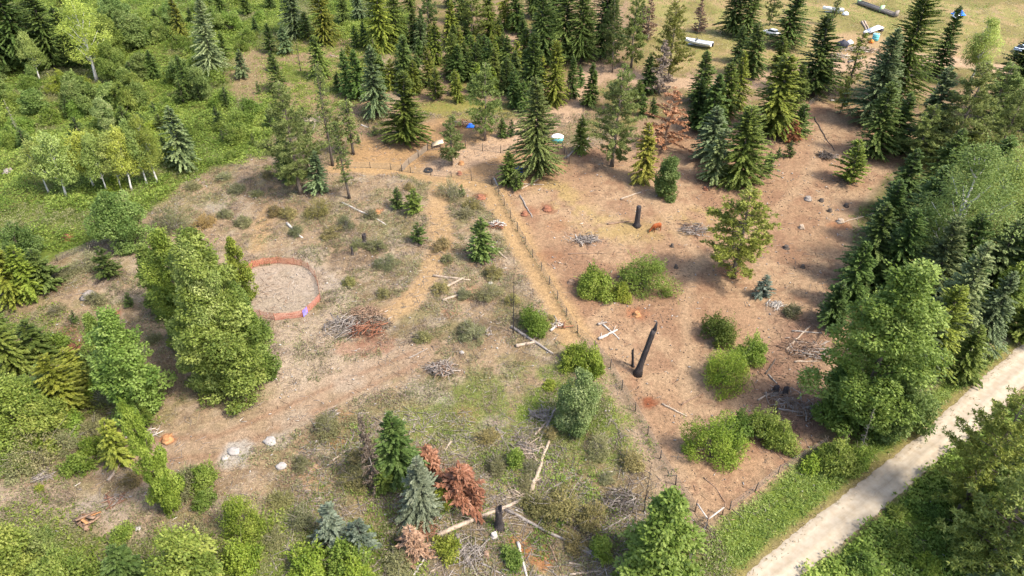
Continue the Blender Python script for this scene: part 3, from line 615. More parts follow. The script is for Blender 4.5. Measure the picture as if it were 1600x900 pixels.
# ------------------------------------------------------------------ every tree and bush: kind, foot x, foot y, top row, width, tint | label
# tints: o olive, y yellow, d dark, g grey, b blue, l light, n brown, . none
TINT = {'.': None, 'o': (1.12,1.02,.80), 'y': (1.22,1.14,.85), 'd': (.72,.75,.75), 'g': (1.1,1.03,1.12), 'b': (1.0,1.02,1.08), 'l': (1.35,1.3,1.3), 'n': (1.22,1.0,.85), 's': (1.5,1.32,1.8), 'w': (1.9,1.62,2.3), 't': (1.65,1.75,1.75)}
TABLE = """
fir 12 118 -35 1.1 d|very dark tall fir at the outer end of the thick far left stand
fir 46 112 -42 1.1 d|dark fir second in the thick stand at the far left corner
fir 86 110 -18 1.2 .|broad dark fir over the tawny grass edge, far left corner
fir 120 108 18 1.0 d|shorter dark fir shaded between the dark stand and pale leaning aspen
aspen 62 123 52 .9 .|slim aspen with bare white lower trunk in front of dark firs
aspen 152 128 -8 1.3 y|tall pale yellowish aspen with two grey leaning trunks, far left corner
broad 178 92 30 1.0 y|yellow green broadleaf tree beside the tall pale yellowish aspen
broad 186 132 72 .9 o|dull olive broadleaf tree below the yellow green one, far left
broad 214 76 26 1.2 g|grey green rounded broadleaf tree above the bright brush, far left
broad 186 44 -5 1.1 .|green broadleaf tree at the top edge between aspen and grey green crown
fir 242 125 82 1.1 d|small dark fir with a white log at its foot in the brush
bush 250 58 30 1.0 l|pale rounded bush beside the brownish cedar in the far brush
cedar 286 64 2 1.0 n|brownish cedar standing alone over the bright far left brush
bush 262 34 4 1.0 .|green bush at the top edge behind the brownish cedar
spruce 334 127 6 .95 l|tall frosted grey green spruce in the middle of the bright brush
spruce 380 123 80 1.1 d|short dark spruce close beside the tall frosted grey spruce
young 352 92 52 1.0 .|light green young fir behind the tall frosted grey spruce
fir 402 58 30 1.1 d|lone small dark fir on the bright brush near the top edge
bush 362 50 16 1.1 .|rounded green bush at the top edge right of the frosted spruce
fir 386 24 -16 1.0 .|dark fir cut by the top edge above the bright brush
fir 346 22 -20 1.0 .|fir cut by the top edge above the frosted grey spruce
fir 424 14 -18 1.2 d|low dark fir clump at the top edge, left of the bluish spruce
fir 296 158 90 .75 d|slim dark fir leaning over bright brush left of the frosted spruce
young 313 160 133 .8 d|little dark fir right beside the slim leaning dark fir
young 356 170 138 .8 d|little dark conical fir under the frosted spruce
young 350 224 203 .8 d|tiny dark fir alone on the grass near the big grey spruce
young 397 227 209 .8 d|tiny dark fir on the grass edge nearest the brown clearing
young 405 148 128 .7 d|tiny narrow dark fir on grass beside the fallen white log
young 424 148 130 .8 d|tiny dark fir touching the left foot of a taller dark fir
broad 168 206 158 .9 s|silvery pale broadleaf sapling above the white trunked aspens
broad 200 178 130 1.1 o|dark olive broadleaf tree in the brush above the aspens
broad 216 160 116 1.0 o|light olive broadleaf tree in the brush above the aspens
broad 150 168 132 1.0 .|rounded green broadleaf tree in the brush at left
broad 122 172 128 1.1 .|wide green broadleaf tree in the far left brush
broad 58 178 142 1.2 .|low spreading broadleaf tree above the bare white birch
bush 28 168 145 1.2 .|green bush at the left frame edge above the white birch
bush 100 148 112 1.2 y|yellow green bush below the thick dark stand
bush 128 140 116 1.0 y|light bush next to the grey leaning aspen trunks
aspen 76 300 218 .9 .|leftmost aspen of the pale row with white trunks
aspen 104 306 206 1.0 .|second aspen from the left in the pale white trunked row
aspen 146 290 203 1.1 y|tall yellowish aspen third in the pale row with white trunks
aspen 168 300 212 .9 .|aspen in the middle of the pale row, thin white stem
aspen 190 297 206 .9 .|middle right aspen of the pale row with short white stem
aspen 206 297 200 .9 y|aspen fourth from the right end of the pale row
aspen 230 288 186 .8 .|aspen with long bare white trunk, second from the right
aspen 246 285 182 .9 y|rightmost aspen of the pale row with long bare white trunk
spruce 288 268 172 1.2 l|wide light grey green spruce right of the pale aspen row
fir 262 252 216 1.0 d|dark fir half hidden between aspens and the light grey spruce
dead 31 214 155 .5 .|bare white birch stem leaning on the far left slope
young 128 226 184 1.0 .|young fir above the left end of the aspen row
young 42 236 200 1.1 .|bushy young fir below the bare white birch
bush 182 302 276 1.0 y|yellow bush at the foot of the aspen row
bush 20 232 206 1.2 .|dark bush at the left edge beside the white birch
bush 362 250 236 1.3 .|small bush on grass above the brown clearing
young 118 262 234 1.0 .|young fir just above and behind the aspen row
bush 40 205 182 1.4 .|broad bush in the brush between the birch and the dark stand
bush 300 218 196 1.2 .|light bush right above the wide light grey spruce
bush 236 215 190 1.3 y|bright bush behind the aspen crowns
bush 262 172 152 1.2 .|bright low bush below the small dark fir with white log
spruce 464 60 -30 1.1 b|tall bluish spruce standing left of the burnt grey snag
spruce 449 86 42 1.1 b|small bluish spruce below the tall bluish one
young 424 85 40 .8 d|narrow dark young fir left of the small bluish spruce
cedar 510 72 -18 1.1 n|tall olive brown cedar above the bright grass gap
young 482 62 22 1.1 .|green young fir between bluish spruce and olive brown cedar
fir 540 40 -20 .9 .|fir at the top edge right of the olive brown cedar
spruce 562 32 -16 1.1 b|bluish spruce at the top edge over the small grass gap
spruce 581 28 -14 1.0 .|grey spruce at the top edge beside a bluish one
cedar 598 84 -22 1.1 y|tall yellowish cedar at the right of the small grass gap
cedar 622 78 -14 1.0 .|second tall cedar just right of the yellowish one
fir 645 76 18 1.0 .|dark fir between two tall cedars and the skid trail
spruce 658 84 34 .9 .|pale tipped spruce at the skid trail below the belt
pine 670 44 -34 1.2 d|dark pine with clear grey trunk at the head of the skid trail
cedar 702 78 8 1.0 y|golden cedar right of the upper skid trail
pine 737 67 -32 1.5 o|wide olive pine with bare grey trunk in the far belt
cedar 766 62 -12 1.0 y|golden cedar left of the pinkish bare slope
cedar 792 46 -32 1.0 y|golden cedar at the top edge by the pinkish bare slope
fir 722 40 -30 1.1 d|dark fir at the top edge between golden cedar and olive pine
cedar 640 20 -30 1.0 .|cedar cut by the top edge above the skid trail
fir 705 14 -36 1.0 .|fir tip at the top edge above the golden cedar
cedar 502 124 60 1.25 .|stout round cedar standing alone right of the burnt grey snag
burnt 470 112 58 .55 .|burnt grey snag with stubby limbs on the bare strip
fir 437 146 92 1.0 .|medium dark fir on the grass left of the bare strip
fir 428 112 82 .9 d|small dark fir behind the medium fir left of the bare strip
fir 546 152 82 .85 .|narrow dark fir left of the big bluish spruce
fir 561 158 84 1.1 .|fuller dark fir touching the big bluish spruce
fir 530 143 114 1.2 d|small dark fir at the left foot of the dark pair
spruce 588 186 82 1.1 b|big bluish white spruce on the slope, pale pointed top
cedar 586 98 62 1.0 .|small cedar behind the big bluish spruce
young 556 76 44 1.0 y|yellowish young tree below the small grass gap
cedar 548 104 72 1.1 y|yellow cedar above the narrow dark fir
fir 570 74 36 .9 .|green fir in the thicket below the small grass gap
fir 632 142 62 1.15 .|full dark fir by the rocky skid trail
fir 652 140 88 1.0 .|dark fir at the right shoulder of the fullest dark fir
cedar 638 152 112 1.0 y|small yellow cedar in front of the fullest dark fir
fir 655 100 62 .9 .|fir just right of the skid trail under the pale tipped spruce
cedar 682 104 40 1.0 y|yellow cedar on the knoll right of the skid trail
cedar 706 124 56 1.0 .|cedar in the belt between yellow cedar and light round fir
cedar 672 138 78 1.0 n|brownish cedar left of the light round young fir
young 682 160 110 1.1 y|light round young fir at the belt edge above the olive patch
cedar 716 162 116 .8 y|narrow yellow cedar right of the light round young fir
fir 745 128 72 1.0 d|dark fir in the middle of the far belt
cedar 738 105 60 1.0 .|cedar below the wide olive pine
cedar 772 140 80 1.1 .|cedar behind the tall pine with burnt foot
fir 790 150 92 1.0 .|fir right of the tall pine with burnt foot
pine 758 219 96 1.15 .|tall pine with blackened trunk foot inside the small yard fence
fir 738 156 118 .9 .|small fir at the belt edge left of the tall burnt foot pine
fir 634 234 122 1.35 y|sunny wide fir left of the solid yard fence
pine 706 258 180 1.3 b|bluish green small pine with clear trunk inside the small yard
pine 470 304 122 1.0 d|large dense dark pine at the head of the brown clearing
fir 452 292 205 .95 d|dark fir filling the left foot of the large dense pine
spruce 502 305 240 1.1 b|small bluish spruce at the right foot of the large dense pine
pine 488 272 165 .8 d|middle pine in the clump around the large dense pine
thin 520 259 98 .9 .|thin pole pine with long bare trunk right of the dense pine
thin 546 310 192 1.2 d|nearest thin pole pine, bushy stem, at the tan path bend
thin 552 241 156 1.8 .|short pole pine right of the other two pole pines
thin 534 240 182 1.4 n|spindly brownish pole pine between the two taller ones
young 586 213 198 .9 .|little bushy seedling fir left of the sunny wide fir
young 602 226 212 .9 d|tiny dark seedling on the bare yard slope
young 560 226 210 .8 .|tiny seedling beside the short pole pine
young 648 338 296 1.2 y|yellow green young fir on the clearing beside the tan path
young 622 330 294 1.1 d|dark green young fir left of the yellow green one
young 655 384 350 1.25 d|dark rounded young fir at the tan path edge
fir 750 414 344 1.15 l|light green fir alone in the clearing between paths
scrub 704 318 278 1.1 .|dull green rounded juniper like shrub at the tan path
young 722 308 290 1.0 d|small dark fir at the right side of the dull rounded shrub
fir 784 217 186 1.1 d|small dark fir just outside the yard fence beside burnt foot pine
fir 798 214 188 .9 d|smallest dark fir by the yard fence, right of its twin
fir 795 294 240 1.25 .|small fir at the fence corner left of the big grey spruce
young 806 300 272 1.2 .|young fir at the fence corner in front of the small fir
spruce 843 288 134 1.1 o|big grey green spruce standing by the yard fence
fir 808 54 -22 1.0 .|fir at the top edge right of the pinkish bare slope
fir 830 168 62 1.1 .|fir in the belt directly behind the big grey spruce
cedar 868 168 72 1.0 y|bright yellow cedar in the belt left of the lone dark fir
fir 850 112 -14 1.0 .|tall fir in the densest part of the far belt
fir 880 102 -30 1.0 .|tall fir cut by the top edge in the densest belt
fir 908 102 -22 .9 .|tall fir at the right end of the densest belt
pine 918 94 10 .9 .|pine with bare pale trunk at the far dirt track
fir 942 96 -34 1.2 d|dark low skirted fir at the far dirt track
pine 957 113 -14 .8 d|slender pine with long dark trunk by the far dirt track
pine 986 106 -14 1.0 .|pine right of the slender dark trunked one by the track
fir 802 172 112 1.0 .|fir at the belt edge left of the one behind the big spruce
cedar 806 122 68 1.0 y|yellow cedar near the pinkish bare slope
fir 818 178 128 1.0 .|shorter fir at the belt edge over the dirt track bend
fir 893 156 92 .9 .|fir just behind the lone dark fir at the track
fir 906 138 104 .9 .|small fir in the gap above the lone dark fir
fir 868 60 -36 1.0 .|fir rising past the top edge in the middle of the belt
fir 832 30 -40 1.0 .|fir past the top edge at the left of the densest belt
fir 922 170 104 1.1 d|lone dark fir on the dirt track bend
pine 968 175 100 1.4 .|leafy pine behind the two trunked pine at the paddock head
pine 956 260 108 1.35 g|big grey green pine with two dark trunks at the paddock head
fir 1010 150 90 1.1 d|dark fir beside the brown dead tree on the far track
fir 1003 182 148 1.0 .|small fir at the left of the orange dead tree
fir 1019 184 154 1.0 d|smallest fir touching the orange dead tree
young 996 170 128 1.0 o|olive young fir behind the two small firs by the orange dead tree
pine 1044 126 -4 1.1 o|wide olive pine by the white motorboat
pale 1030 146 62 .95 .|brown twiggy dead conifer standing at the far dirt track
pale 1012 62 -6 1.0 n|brown dead conifer at the top edge above the far track
pale 1090 52 -4 .9 n|reddish brown dead conifer behind the white motorboat
pale 1000 48 5 1.2 .|low grey brown dead thicket tree near the top edge
red 1037 240 144 1.25 t|orange dead conifer with a dark trunk at the paddock head
cedar 1006 290 198 1.05 n|olive brown cedar in the paddock beside the round dark tree
broad 1040 310 248 .85 d|round dark green tree in the paddock beside the olive cedar
cedar 906 242 184 1.0 d|dark cedar leaning over the grey log by the yard fence
fir 1092 170 86 1.0 .|tall dark fir at the left end of the paddock grove
fir 1086 204 128 1.05 d|dark narrow fir on the left rim of the paddock grove
fir 1106 214 122 1.1 .|fir on the left rim of the paddock grove behind the grey spruces
spruce 1108 258 172 1.2 .|grey green spruce at the left of the nearest grove corner
spruce 1114 290 206 1.0 l|pale frosted spruce at the foot of the grove
cedar 1154 300 174 1.15 .|bright full cedar nearest in the grove, reaching the ground
cedar 1130 192 104 1.1 d|dark cedar in the middle of the paddock grove
cedar 1152 172 88 .9 y|yellow green cedar behind the bright full one
fir 1172 124 42 1.05 .|tall bluish dark fir rising at the back of the grove
fir 1152 100 44 1.0 b|bluish fir at the back left of the grove
cedar 1206 218 94 1.35 o|very wide olive cedar on the right side of the grove
cedar 1232 196 108 1.0 d|dark cedar at the right shoulder of the very wide olive one
cedar 1216 112 62 1.0 .|cedar between the grove and the round topped fir
fir 1145 60 -34 1.1 d|dark fir past the top edge left of the parked car
fir 1166 64 -32 1.0 .|fir past the top edge right beside the parked car
fir 1225 80 -8 1.5 .|round topped broad fir hiding the white parked car
pine 1202 40 -30 .8 d|dark pine tip at the top edge near the parked car
fir 1197 270 238 1.15 .|small dark fir right of the bright full cedar
young 1214 249 231 1.0 d|tiny fir between the small dark fir and the red sapling
young 1231 248 222 1.1 d|little dark fir on a short stem in front of red sapling
red 1233 224 188 1.1 n|rust red dead sapling at the foot of the wide olive cedar
young 1246 216 165 1.0 .|green young fir at the right end of the grove
fir 1270 156 34 1.15 .|pointed dark fir between grove and junk yard
cedar 1288 130 92 1.0 o|low olive cedar right of the pointed dark fir
thin 1322 152 50 1.7 o|slim olive pine in front of the scrap timber
pine 1312 178 122 1.0 o|small olive pine with bare trunk on the paddock fence line
thin 1298 40 -20 1.2 d|dark spindly pine tip in front of the white boat
young 1326 294 222 1.1 o|lone olive young pine in the upper right of the paddock
pine 1145 434 286 1.6 y|lone full pine in the middle of the paddock
blue 1190 470 430 1.15 b|small round blue spruce alone on the paddock soil
spruce 1352 204 56 1.15 b|large bluish spruce with layered limbs beside the junk yard
fir 1398 168 -12 1.1 o|massive olive fir rising over the field behind the bluish spruce
fir 1364 252 136 1.2 .|dark fir on the paddock edge with a black skirt
fir 1392 244 150 1.1 .|dark fir second from the paddock edge in the right wood
spruce 1440 246 112 1.1 .|grey green spruce inside the right wood below the massive fir
pine 1472 258 92 1.4 .|big feathery pine in the upper right wood
pine 1425 262 160 1.3 .|pine at the front of the upper right wood over bare soil
fir 1462 125 20 .9 d|dark pointed fir against the field right of the tan mound
aspen 1515 130 26 1.2 .|yellow green leafy tree against the far right field
pine 1536 214 96 1.4 .|light pine in the right wood below the yellow green tree
fir 1560 196 52 1.2 d|dark fir on the right frame edge below the parked car
fir 1604 205 112 1.2 d|very dark fir cut by the right frame edge
pine 1556 246 132 1.2 .|pine leaning over the gap with grey dead stem at right
cedar 1505 262 190 1.1 .|cedar in the right wood beside the dead grey stem
fir 1462 312 205 1.1 .|tall fir at the head of the big roadside stand
fir 1400 345 238 1.2 .|dark fir at the tip of the big roadside stand
fir 1432 400 262 1.2 .|tall drooping fir in the middle of the roadside stand
fir 1375 390 285 1.2 d|dark fir on the paddock side of the roadside stand, upper part
fir 1352 460 322 1.15 .|fir on the paddock rim of the roadside stand, middle part
fir 1322 490 380 1.1 d|dark fir on the paddock rim, lower part of the stand
fir 1298 520 440 1.2 d|lowest black green fir on the paddock rim
fir 1385 470 330 1.2 .|broad fir behind the big pale green poplar
spruce 1440 500 345 1.1 .|grey green spruce behind the leaning grey trunk
aspen 1462 442 228 1.1 d|large aspen with thick leaning grey trunk in the roadside stand
aspen 1520 400 235 1.2 .|wide yellow green aspen at the right frame edge
aspen 1500 350 235 1.2 .|green aspen between the two largest aspen crowns
fir 1480 495 340 1.1 d|dark fir under the leaning grey trunk
spruce 1470 560 385 1.0 l|frosted spruce facing the gravel road
cedar 1440 600 450 1.05 y|yellow green cedar right of the big pale poplar
cedar 1500 600 510 1.1 .|cedar at the road verge under the frosted spruce
spruce 1528 560 425 1.0 .|last grey spruce of the stand before the road verge
fir 1575 480 335 1.2 .|fir behind the road verge at the right frame edge
broad 1580 500 405 1.0 y|bright broadleaf tree at the verge by the right frame edge
cedar 1552 520 425 1.0 .|cedar between the grey spruce and the bright verge tree
spruce 1420 600 470 1.0 d|shaded spruce in the gap beside the big pale poplar
poplar 1338 690 434 .98 .|biggest pale green poplar in front of the roadside stand
poplar 1300 655 570 1.1 .|smaller poplar crown against the paddock soil
broad 1395 680 570 .9 .|broadleaf tree at the road side foot of the biggest poplar
dead 1345 706 630 .35 .|thin white dead stem leaning at the verge below the biggest poplar
bush 930 474 416 1.1 .|left bush of the joined pair in the middle paddock
bush 968 474 442 1.0 y|low yellow green bush between the two middle paddock bushes
bush 1004 474 398 1.15 .|tallest right bush of the joined pair in the middle paddock
bush 1120 548 490 .9 d|dark green bush at the top of the lower paddock clump
bush 1132 622 536 .85 y|large yellow green bush in the middle of the lower paddock clump
bush 1174 576 522 .8 .|smaller green bush at the right of the lower paddock clump
bush 1112 742 644 .7 y|bright yellow green bush nearest the paddock gate corner
bush 1152 706 646 .9 d|dark bush in the middle of the nearest paddock row
bush 1186 706 640 .9 .|green bush third in the nearest paddock row
bush 1218 714 660 .9 .|right end bush of the nearest paddock row
scrub 1237 500 474 1.0 d|little dull shrub near the blue spruce
bush 904 592 538 1.0 y|bright lime green bush at the wire fence, middle of the view
bush 928 592 548 .9 y|lime bush leaning on the wire fence beside its larger twin
broad 896 676 592 .75 s|sparse grey leaning sapling on the green patch
bush 832 532 480 .9 d|dark green bush beside the long pale log
burnt 802 520 392 .3 .|thin black dead sapling standing in the clearing
scrub 764 478 440 1.0 .|grey shrub left of the thin black dead sapling
bush 1305 752 690 1.1 .|leafy bush on the road verge below the biggest poplar
bush 1338 735 700 1.1 .|low bush on the road verge right of the leafy bush
bush 1268 742 712 1.2 y|yellowish weed clump on the verge nearest the paddock corner
pine 1496 800 604 1.15 y|tall open pine leaning over the gravel road, lower right corner
pine 1530 905 730 1.3 o|bushy olive pine at the bottom right corner
broad 1540 850 735 .8 y|bright yellow green tree beside the tall open roadside pine
pine 1512 880 775 1.2 o|low olive pine in front of the roadside pines
spruce 1560 800 655 1.1 b|bluish spruce cut by the right frame edge over the road
spruce 1570 940 790 1.1 b|bluish spruce in the bottom right corner
bush 1462 822 792 1.0 d|dark bush at the shaded foot of the roadside pine
bush 1400 870 838 1.1 .|wide bush below the gravel road
bush 1445 905 868 1.1 y|bright bush at the bottom edge right of the road
bush 1350 905 868 1.2 .|bush at the bottom edge close to the road
bush 1398 812 788 1.2 .|low bush touching the lower road edge
poplar 1020 935 806 1.4 .|big glossy green leafy tree at the bottom edge left of the road
poplar 272 806 630 .42 y|tall narrow leaning poplar at the lower left
scrub 290 790 730 .9 d|dark shrub at the right of the narrow leaning poplar
bush 322 800 768 .8 .|small green bush right of the narrow leaning poplar
bush 318 776 726 .7 .|upright bush between the narrow poplar and the track
poplar 362 638 398 1.05 .|largest dark poplar of the clump beside the orange pen
poplar 306 565 382 .95 y|left rear poplar of the clump beside the orange pen
poplar 348 622 400 .66 w|whitish silver leaved poplar in the clump beside the pen
poplar 408 598 458 1.05 .|right poplar of the clump touching the orange pen
poplar 384 470 376 .9 y|yellowish poplar behind the pen clump
poplar 260 495 385 1.0 .|bright poplar at the outer left of the pen clump
poplar 224 656 494 1.25 .|wide poplar standing alone left of the pen clump
poplar 172 580 490 .8 .|poplar tucked behind the lone wide poplar at left
young 228 672 628 .9 y|yellow green young tree at the foot of the lone wide poplar
scrub 272 372 312 .9 d|dull grey green shrub at the corner of the brown clearing
broad 205 395 300 .9 .|olive green tree at the brush edge left of the clearing
cedar 56 472 383 1.2 y|golden cedar on the left slope
fir 78 458 388 1.5 .|green fir right beside the golden cedar
cedar 22 478 388 1.5 y|golden cedar cut by the left frame edge
broad 40 415 350 1.0 d|dark broadleaf tree behind the golden cedars
dead 33 398 345 .6 .|bare white stem behind the golden cedars on the left slope
young 172 440 385 1.1 d|dark olive fir behind the stump on the left slope
scrub 138 428 390 1.1 .|olive shrub left of the dark olive fir on the slope
young 204 482 458 1.0 d|little dark fir left of the pen clump
young 120 505 484 .9 d|little dark fir above the red brown needle patch
cedar 30 592 490 1.2 .|green cedar at the left frame edge beside the forked white log
fir 66 572 498 1.6 .|wide fir left of the forked white log
cedar 112 656 550 1.2 y|yellow green cedar below the red brown needle patch
broad 78 694 622 1.2 y|yellowish leafy tree low on the left slope
broad 34 702 600 1.2 y|sunny leafy tree at the left frame edge, lower slope
fir 84 616 556 1.5 .|small fir between the yellow green cedar and the forked log
cedar 122 615 545 1.4 y|yellow cedar below the forked white log
scrub 70 742 660 1.0 .|large grey green shrub with bare twigs on the lower left slope
scrub 35 748 690 1.0 .|grey green shrub left of the large twiggy one
bush 124 748 712 1.2 .|small rounded bush above the dusty trail
cedar 186 735 655 1.1 y|yellow green tree beside a leaning pale log
bush 146 718 680 1.0 y|light bush left of the yellow green tree
scrub 150 690 655 1.2 .|shrub left of the lone wide poplar foot
scrub 165 640 608 1.1 d|dark shrub under the lone wide poplar
bush 62 770 758 1.2 y|low green tuft on the dusty trail
broad 36 935 825 1.0 y|bright leafy tree at the bottom left corner
broad 120 945 862 1.0 y|sunny leafy tree second along the bottom edge
fir 205 925 850 1.4 d|dark fir along the bottom edge in the corner thicket
broad 305 940 846 .95 y|big lime green tree at the bottom edge, left part
bush 386 856 768 .6 y|lime bush beside the big lime tree
bush 380 905 850 .9 y|low lime bush right of the big lime tree
broad 80 880 826 .9 .|leafy tree just above the corner thicket, lower left
bush 195 852 822 1.2 .|green bush below the orange board pile
blue 526 872 796 1.0 .|soft blue green spruce at the bottom edge
blue 566 880 818 1.1 b|frosted blue spruce right of the soft blue green one
bush 480 928 868 1.1 y|yellow green bush at the bottom edge below the blue spruces
bush 545 922 858 1.2 .|olive bush at the foot of the blue spruces
bush 560 935 885 1.1 y|bright yellow bush touching the bottom edge
scrub 625 910 868 1.2 .|olive shrub at the bottom edge near the long pale log
scrub 478 838 790 .8 .|small dark shrub left of the soft blue green spruce
blue 664 834 730 1.0 .|full sage green spruce near the burnt stump
fir 626 766 656 1.1 .|pointed green fir with fallen brush at its foot
pale 590 768 655 .5 d|black twiggy dead conifer beside the pointed green fir
scrub 560 775 728 1.0 o|olive shrub under the black twiggy dead conifer
fir 600 775 735 1.3 o|low olive fir between dead conifer and pointed green fir
red 668 738 704 1.6 .|rusty dead fir left of the larger rusty one
red 722 794 734 1.6 .|largest rusty red dead fir behind the sage green spruce
pale 648 866 830 1.6 n|brown needled dead fir below the sage green spruce
bush 690 800 768 .9 y|yellow green weed between sage spruce and rusty fir
burnt 1006 800 726 .35 .|bare black leaning snag near the fence corner
scrub 985 740 706 1.1 n|brown twiggy shrub above the bare black leaning snag
scrub 935 724 684 1.0 .|olive shrub on the green patch near the fence
scrub 880 830 770 1.5 o|wide olive shrub right of the burnt stump
scrub 840 815 775 1.2 o|olive shrub touching the long crossing log
scrub 925 835 795 1.1 o|olive shrub right of the wide one
scrub 905 660 640 1.2 .|grey shrub at the foot of the leaning sapling
bush 858 604 596 1.6 y|low bright weed patch above the green grass
scrub 590 400 372 1.2 .|olive shrub in the middle of the clearing
scrub 605 425 395 1.2 d|dark shrub below the olive one in the clearing
scrub 560 392 372 1.3 .|flat shrub left of the two clearing shrubs
scrub 498 345 308 1.0 o|green shrub right of the tan trail below the dense pine
scrub 540 365 335 .9 d|dark green shrub by the fallen grey log
scrub 372 305 285 1.3 d|dark shrub near the top of the brown clearing
scrub 400 310 295 1.3 .|olive shrub near the top of the brown clearing
scrub 380 358 335 1.3 .|grey green shrub left of the tan trail
scrub 352 345 325 1.2 .|flat shrub at the left of the brown clearing
scrub 318 362 335 1.3 n|brown shrub at the corner of the brown clearing
scrub 430 340 318 1.2 n|brown shrub beside the tan trail
scrub 462 372 352 1.1 d|shrub at the foot of the short leaning log
scrub 300 300 282 1.4 .|shrub on the bank between brush and clearing
scrub 738 330 308 1.2 n|brown shrub near the white root heap
scrub 690 395 370 1.2 n|brown shrub left of the light green fir
scrub 690 465 440 1.2 n|brown shrub beside the stacked pale logs
scrub 724 470 450 1.2 .|dull shrub right of the stacked pale logs
scrub 742 545 505 1.1 .|dull grey shrub above the small stick pile
scrub 730 530 500 1.0 d|dark grey shrub left of the dull one
scrub 822 770 745 1.2 .|shrub beside the standing pale log
scrub 545 450 430 1.1 y|yellowish weed clump in the middle clearing
scrub 512 690 645 .8 .|weedy shrub on the dirt above the track
scrub 470 740 715 1.1 .|weedy tuft shrub on the bare dirt slope
scrub 430 860 830 1.1 .|weedy shrub on the slope left of the blue spruces
scrub 210 765 735 1.1 n|brown shrub at the foot of the leaning pale log
scrub 240 540 520 1.1 .|shrub between the lone poplar and pen clump
scrub 100 440 415 1.2 .|olive shrub right of the golden cedars
scrub 90 495 475 1.3 .|pale olive shrub above the forked log
scrub 150 480 455 1.2 .|pale olive shrub below the grey stump
scrub 255 430 405 1.1 n|twiggy brown shrub left of the bright poplar
scrub 830 745 722 1.1 .|weedy shrub on the bank above the pale logs
fir 8 540 470 1.5 .|fir cut by the left frame edge above the forked white log
young 46 640 590 1.5 .|young fir filling the gap in the lower left slope thicket
cedar 6 650 560 1.2 .|green cedar cut by the left frame edge on the lower slope
fir 60 650 585 1.5 .|fir in the middle of the lower left slope thicket
fir 140 600 548 1.3 .|small fir between forked log and lone wide poplar
bush 30 735 690 1.2 y|yellowish bush at the left frame edge above the dusty trail
scrub 100 715 672 1.2 .|olive grey shrub beside the yellowish low leafy tree
scrub 560 735 705 1.1 n|brown brittle shrub left of the black twiggy conifer
scrub 760 700 672 1.2 o|weedy olive shrub between rusty firs and pale poles
bush 805 735 705 .9 .|small green weed bush above the crossing logs
scrub 775 745 715 1.2 .|straw coloured shrub in front of the largest rusty fir
scrub 860 690 668 1.0 n|brown shrub below the root tangle
scrub 950 760 738 1.0 .|olive weed shrub beside the dark branch heap
bush 700 880 845 1.3 y|yellow green weed bush at the bottom edge by the silver treetop
bush 800 890 862 1.3 .|green weed bush at the bottom edge by the bare white log
bush 940 880 845 1.0 .|green weed bush at the end of the long grey log
scrub 900 870 840 1.2 n|brown shrub near the bottom edge beside the rotten grey log
scrub 440 800 770 1.2 o|olive weed shrub on the lower dirt slope
scrub 600 470 448 1.0 o|olive weed shrub above the biggest brush pile
scrub 660 540 515 1.0 o|olive weed shrub right of the biggest brush pile
scrub 330 420 400 1.0 .|pale shrub hidden behind the pen clump
scrub 350 285 268 1.2 .|pale shrub on the bank at the top of the clearing
scrub 420 280 262 1.1 n|brown shrub under the dark fir of the dense pine clump
scrub 450 345 322 1.2 o|olive shrub right of the brown tan trail shrub
scrub 520 375 350 1.1 n|brown shrub between the short leaning log and black stump
scrub 580 345 325 1.1 .|grey shrub at the end of the grey fallen log
scrub 640 300 284 1.0 n|brown low shrub beside the yellow green young fir
scrub 725 345 322 1.1 .|grey shrub left of the white root heap
scrub 770 440 412 1.1 n|brown shrub below the pale log by the light green fir
scrub 800 480 458 1.0 o|olive shrub at the foot of the thin black sapling
scrub 700 415 395 1.0 .|low weed shrub above the stacked pale logs
fir 1560 440 300 1.3 .|tall fir in the gap behind the verge at the right frame edge
spruce 1535 470 345 1.3 .|grey spruce beside the tall fir behind the verge
fir 1530 330 215 1.3 .|fir behind the wide yellow green aspen
young 1590 540 470 1.4 y|bright young fir nearest the verge at the right frame edge
bush 88 560 520 1.2 .|green bush above the forked white log on the left slope
bush 20 640 600 1.3 .|green bush between cedars on the lower left slope
bush 110 690 650 1.3 .|green bush right of the yellowish leafy tree low on the slope
bush 150 625 590 1.0 y|yellowish bush left of the lone wide poplar
scrub 860 510 492 1.1 n|brown twiggy shrub below the tan path
"""
FILL = [
 ("fir", "small dark fir filling the dense far belt of conifers", ".", 26, [(575,60),(870,150)]),
 ("cedar", "small yellowish cedar filling the dense far belt of conifers", "y", 22, [(575,60),(870,150)]),
 ("bush", "low rounded bush lost in the bright far left brush", ".", 60, [(-10,0),(420,250)]),
 ("broad", "small spreading leafy tree lost in the bright far left brush", ".", 38, [(-10,10),(340,200)]),
 ("young", "small dark young fir lost in the bright far left brush", "d", 22, [(-10,30),(430,240)]),
]
FR = np.random.default_rng(12)
for k, lb, t, n, ((x0, y0), (x1, y1)) in FILL:
    for i in range(n):
        bx, by = FR.uniform(x0, x1), FR.uniform(y0, y1)
        if k in ('fir', 'cedar') and 560 < bx < 700 and by > 80 and FR.random() < .5: bx += 150
        hp = dict(fir=48, cedar=46, bush=20, broad=34, young=26)[k]*(.75+by/400)*FR.uniform(.7, 1.25)
        plant(k, bx, by, by-hp, FR.uniform(.95, 1.25), TINT[t], lb, group=lb[:-len(lb.split(' ')[-1])-1])
for ln in TABLE.strip().splitlines():
    head, label = ln.split('|')
    k, bx, by, ty, w, t = head.split()
    plant(k, float(bx), float(by), float(ty), float(w), TINT[t], label.strip())
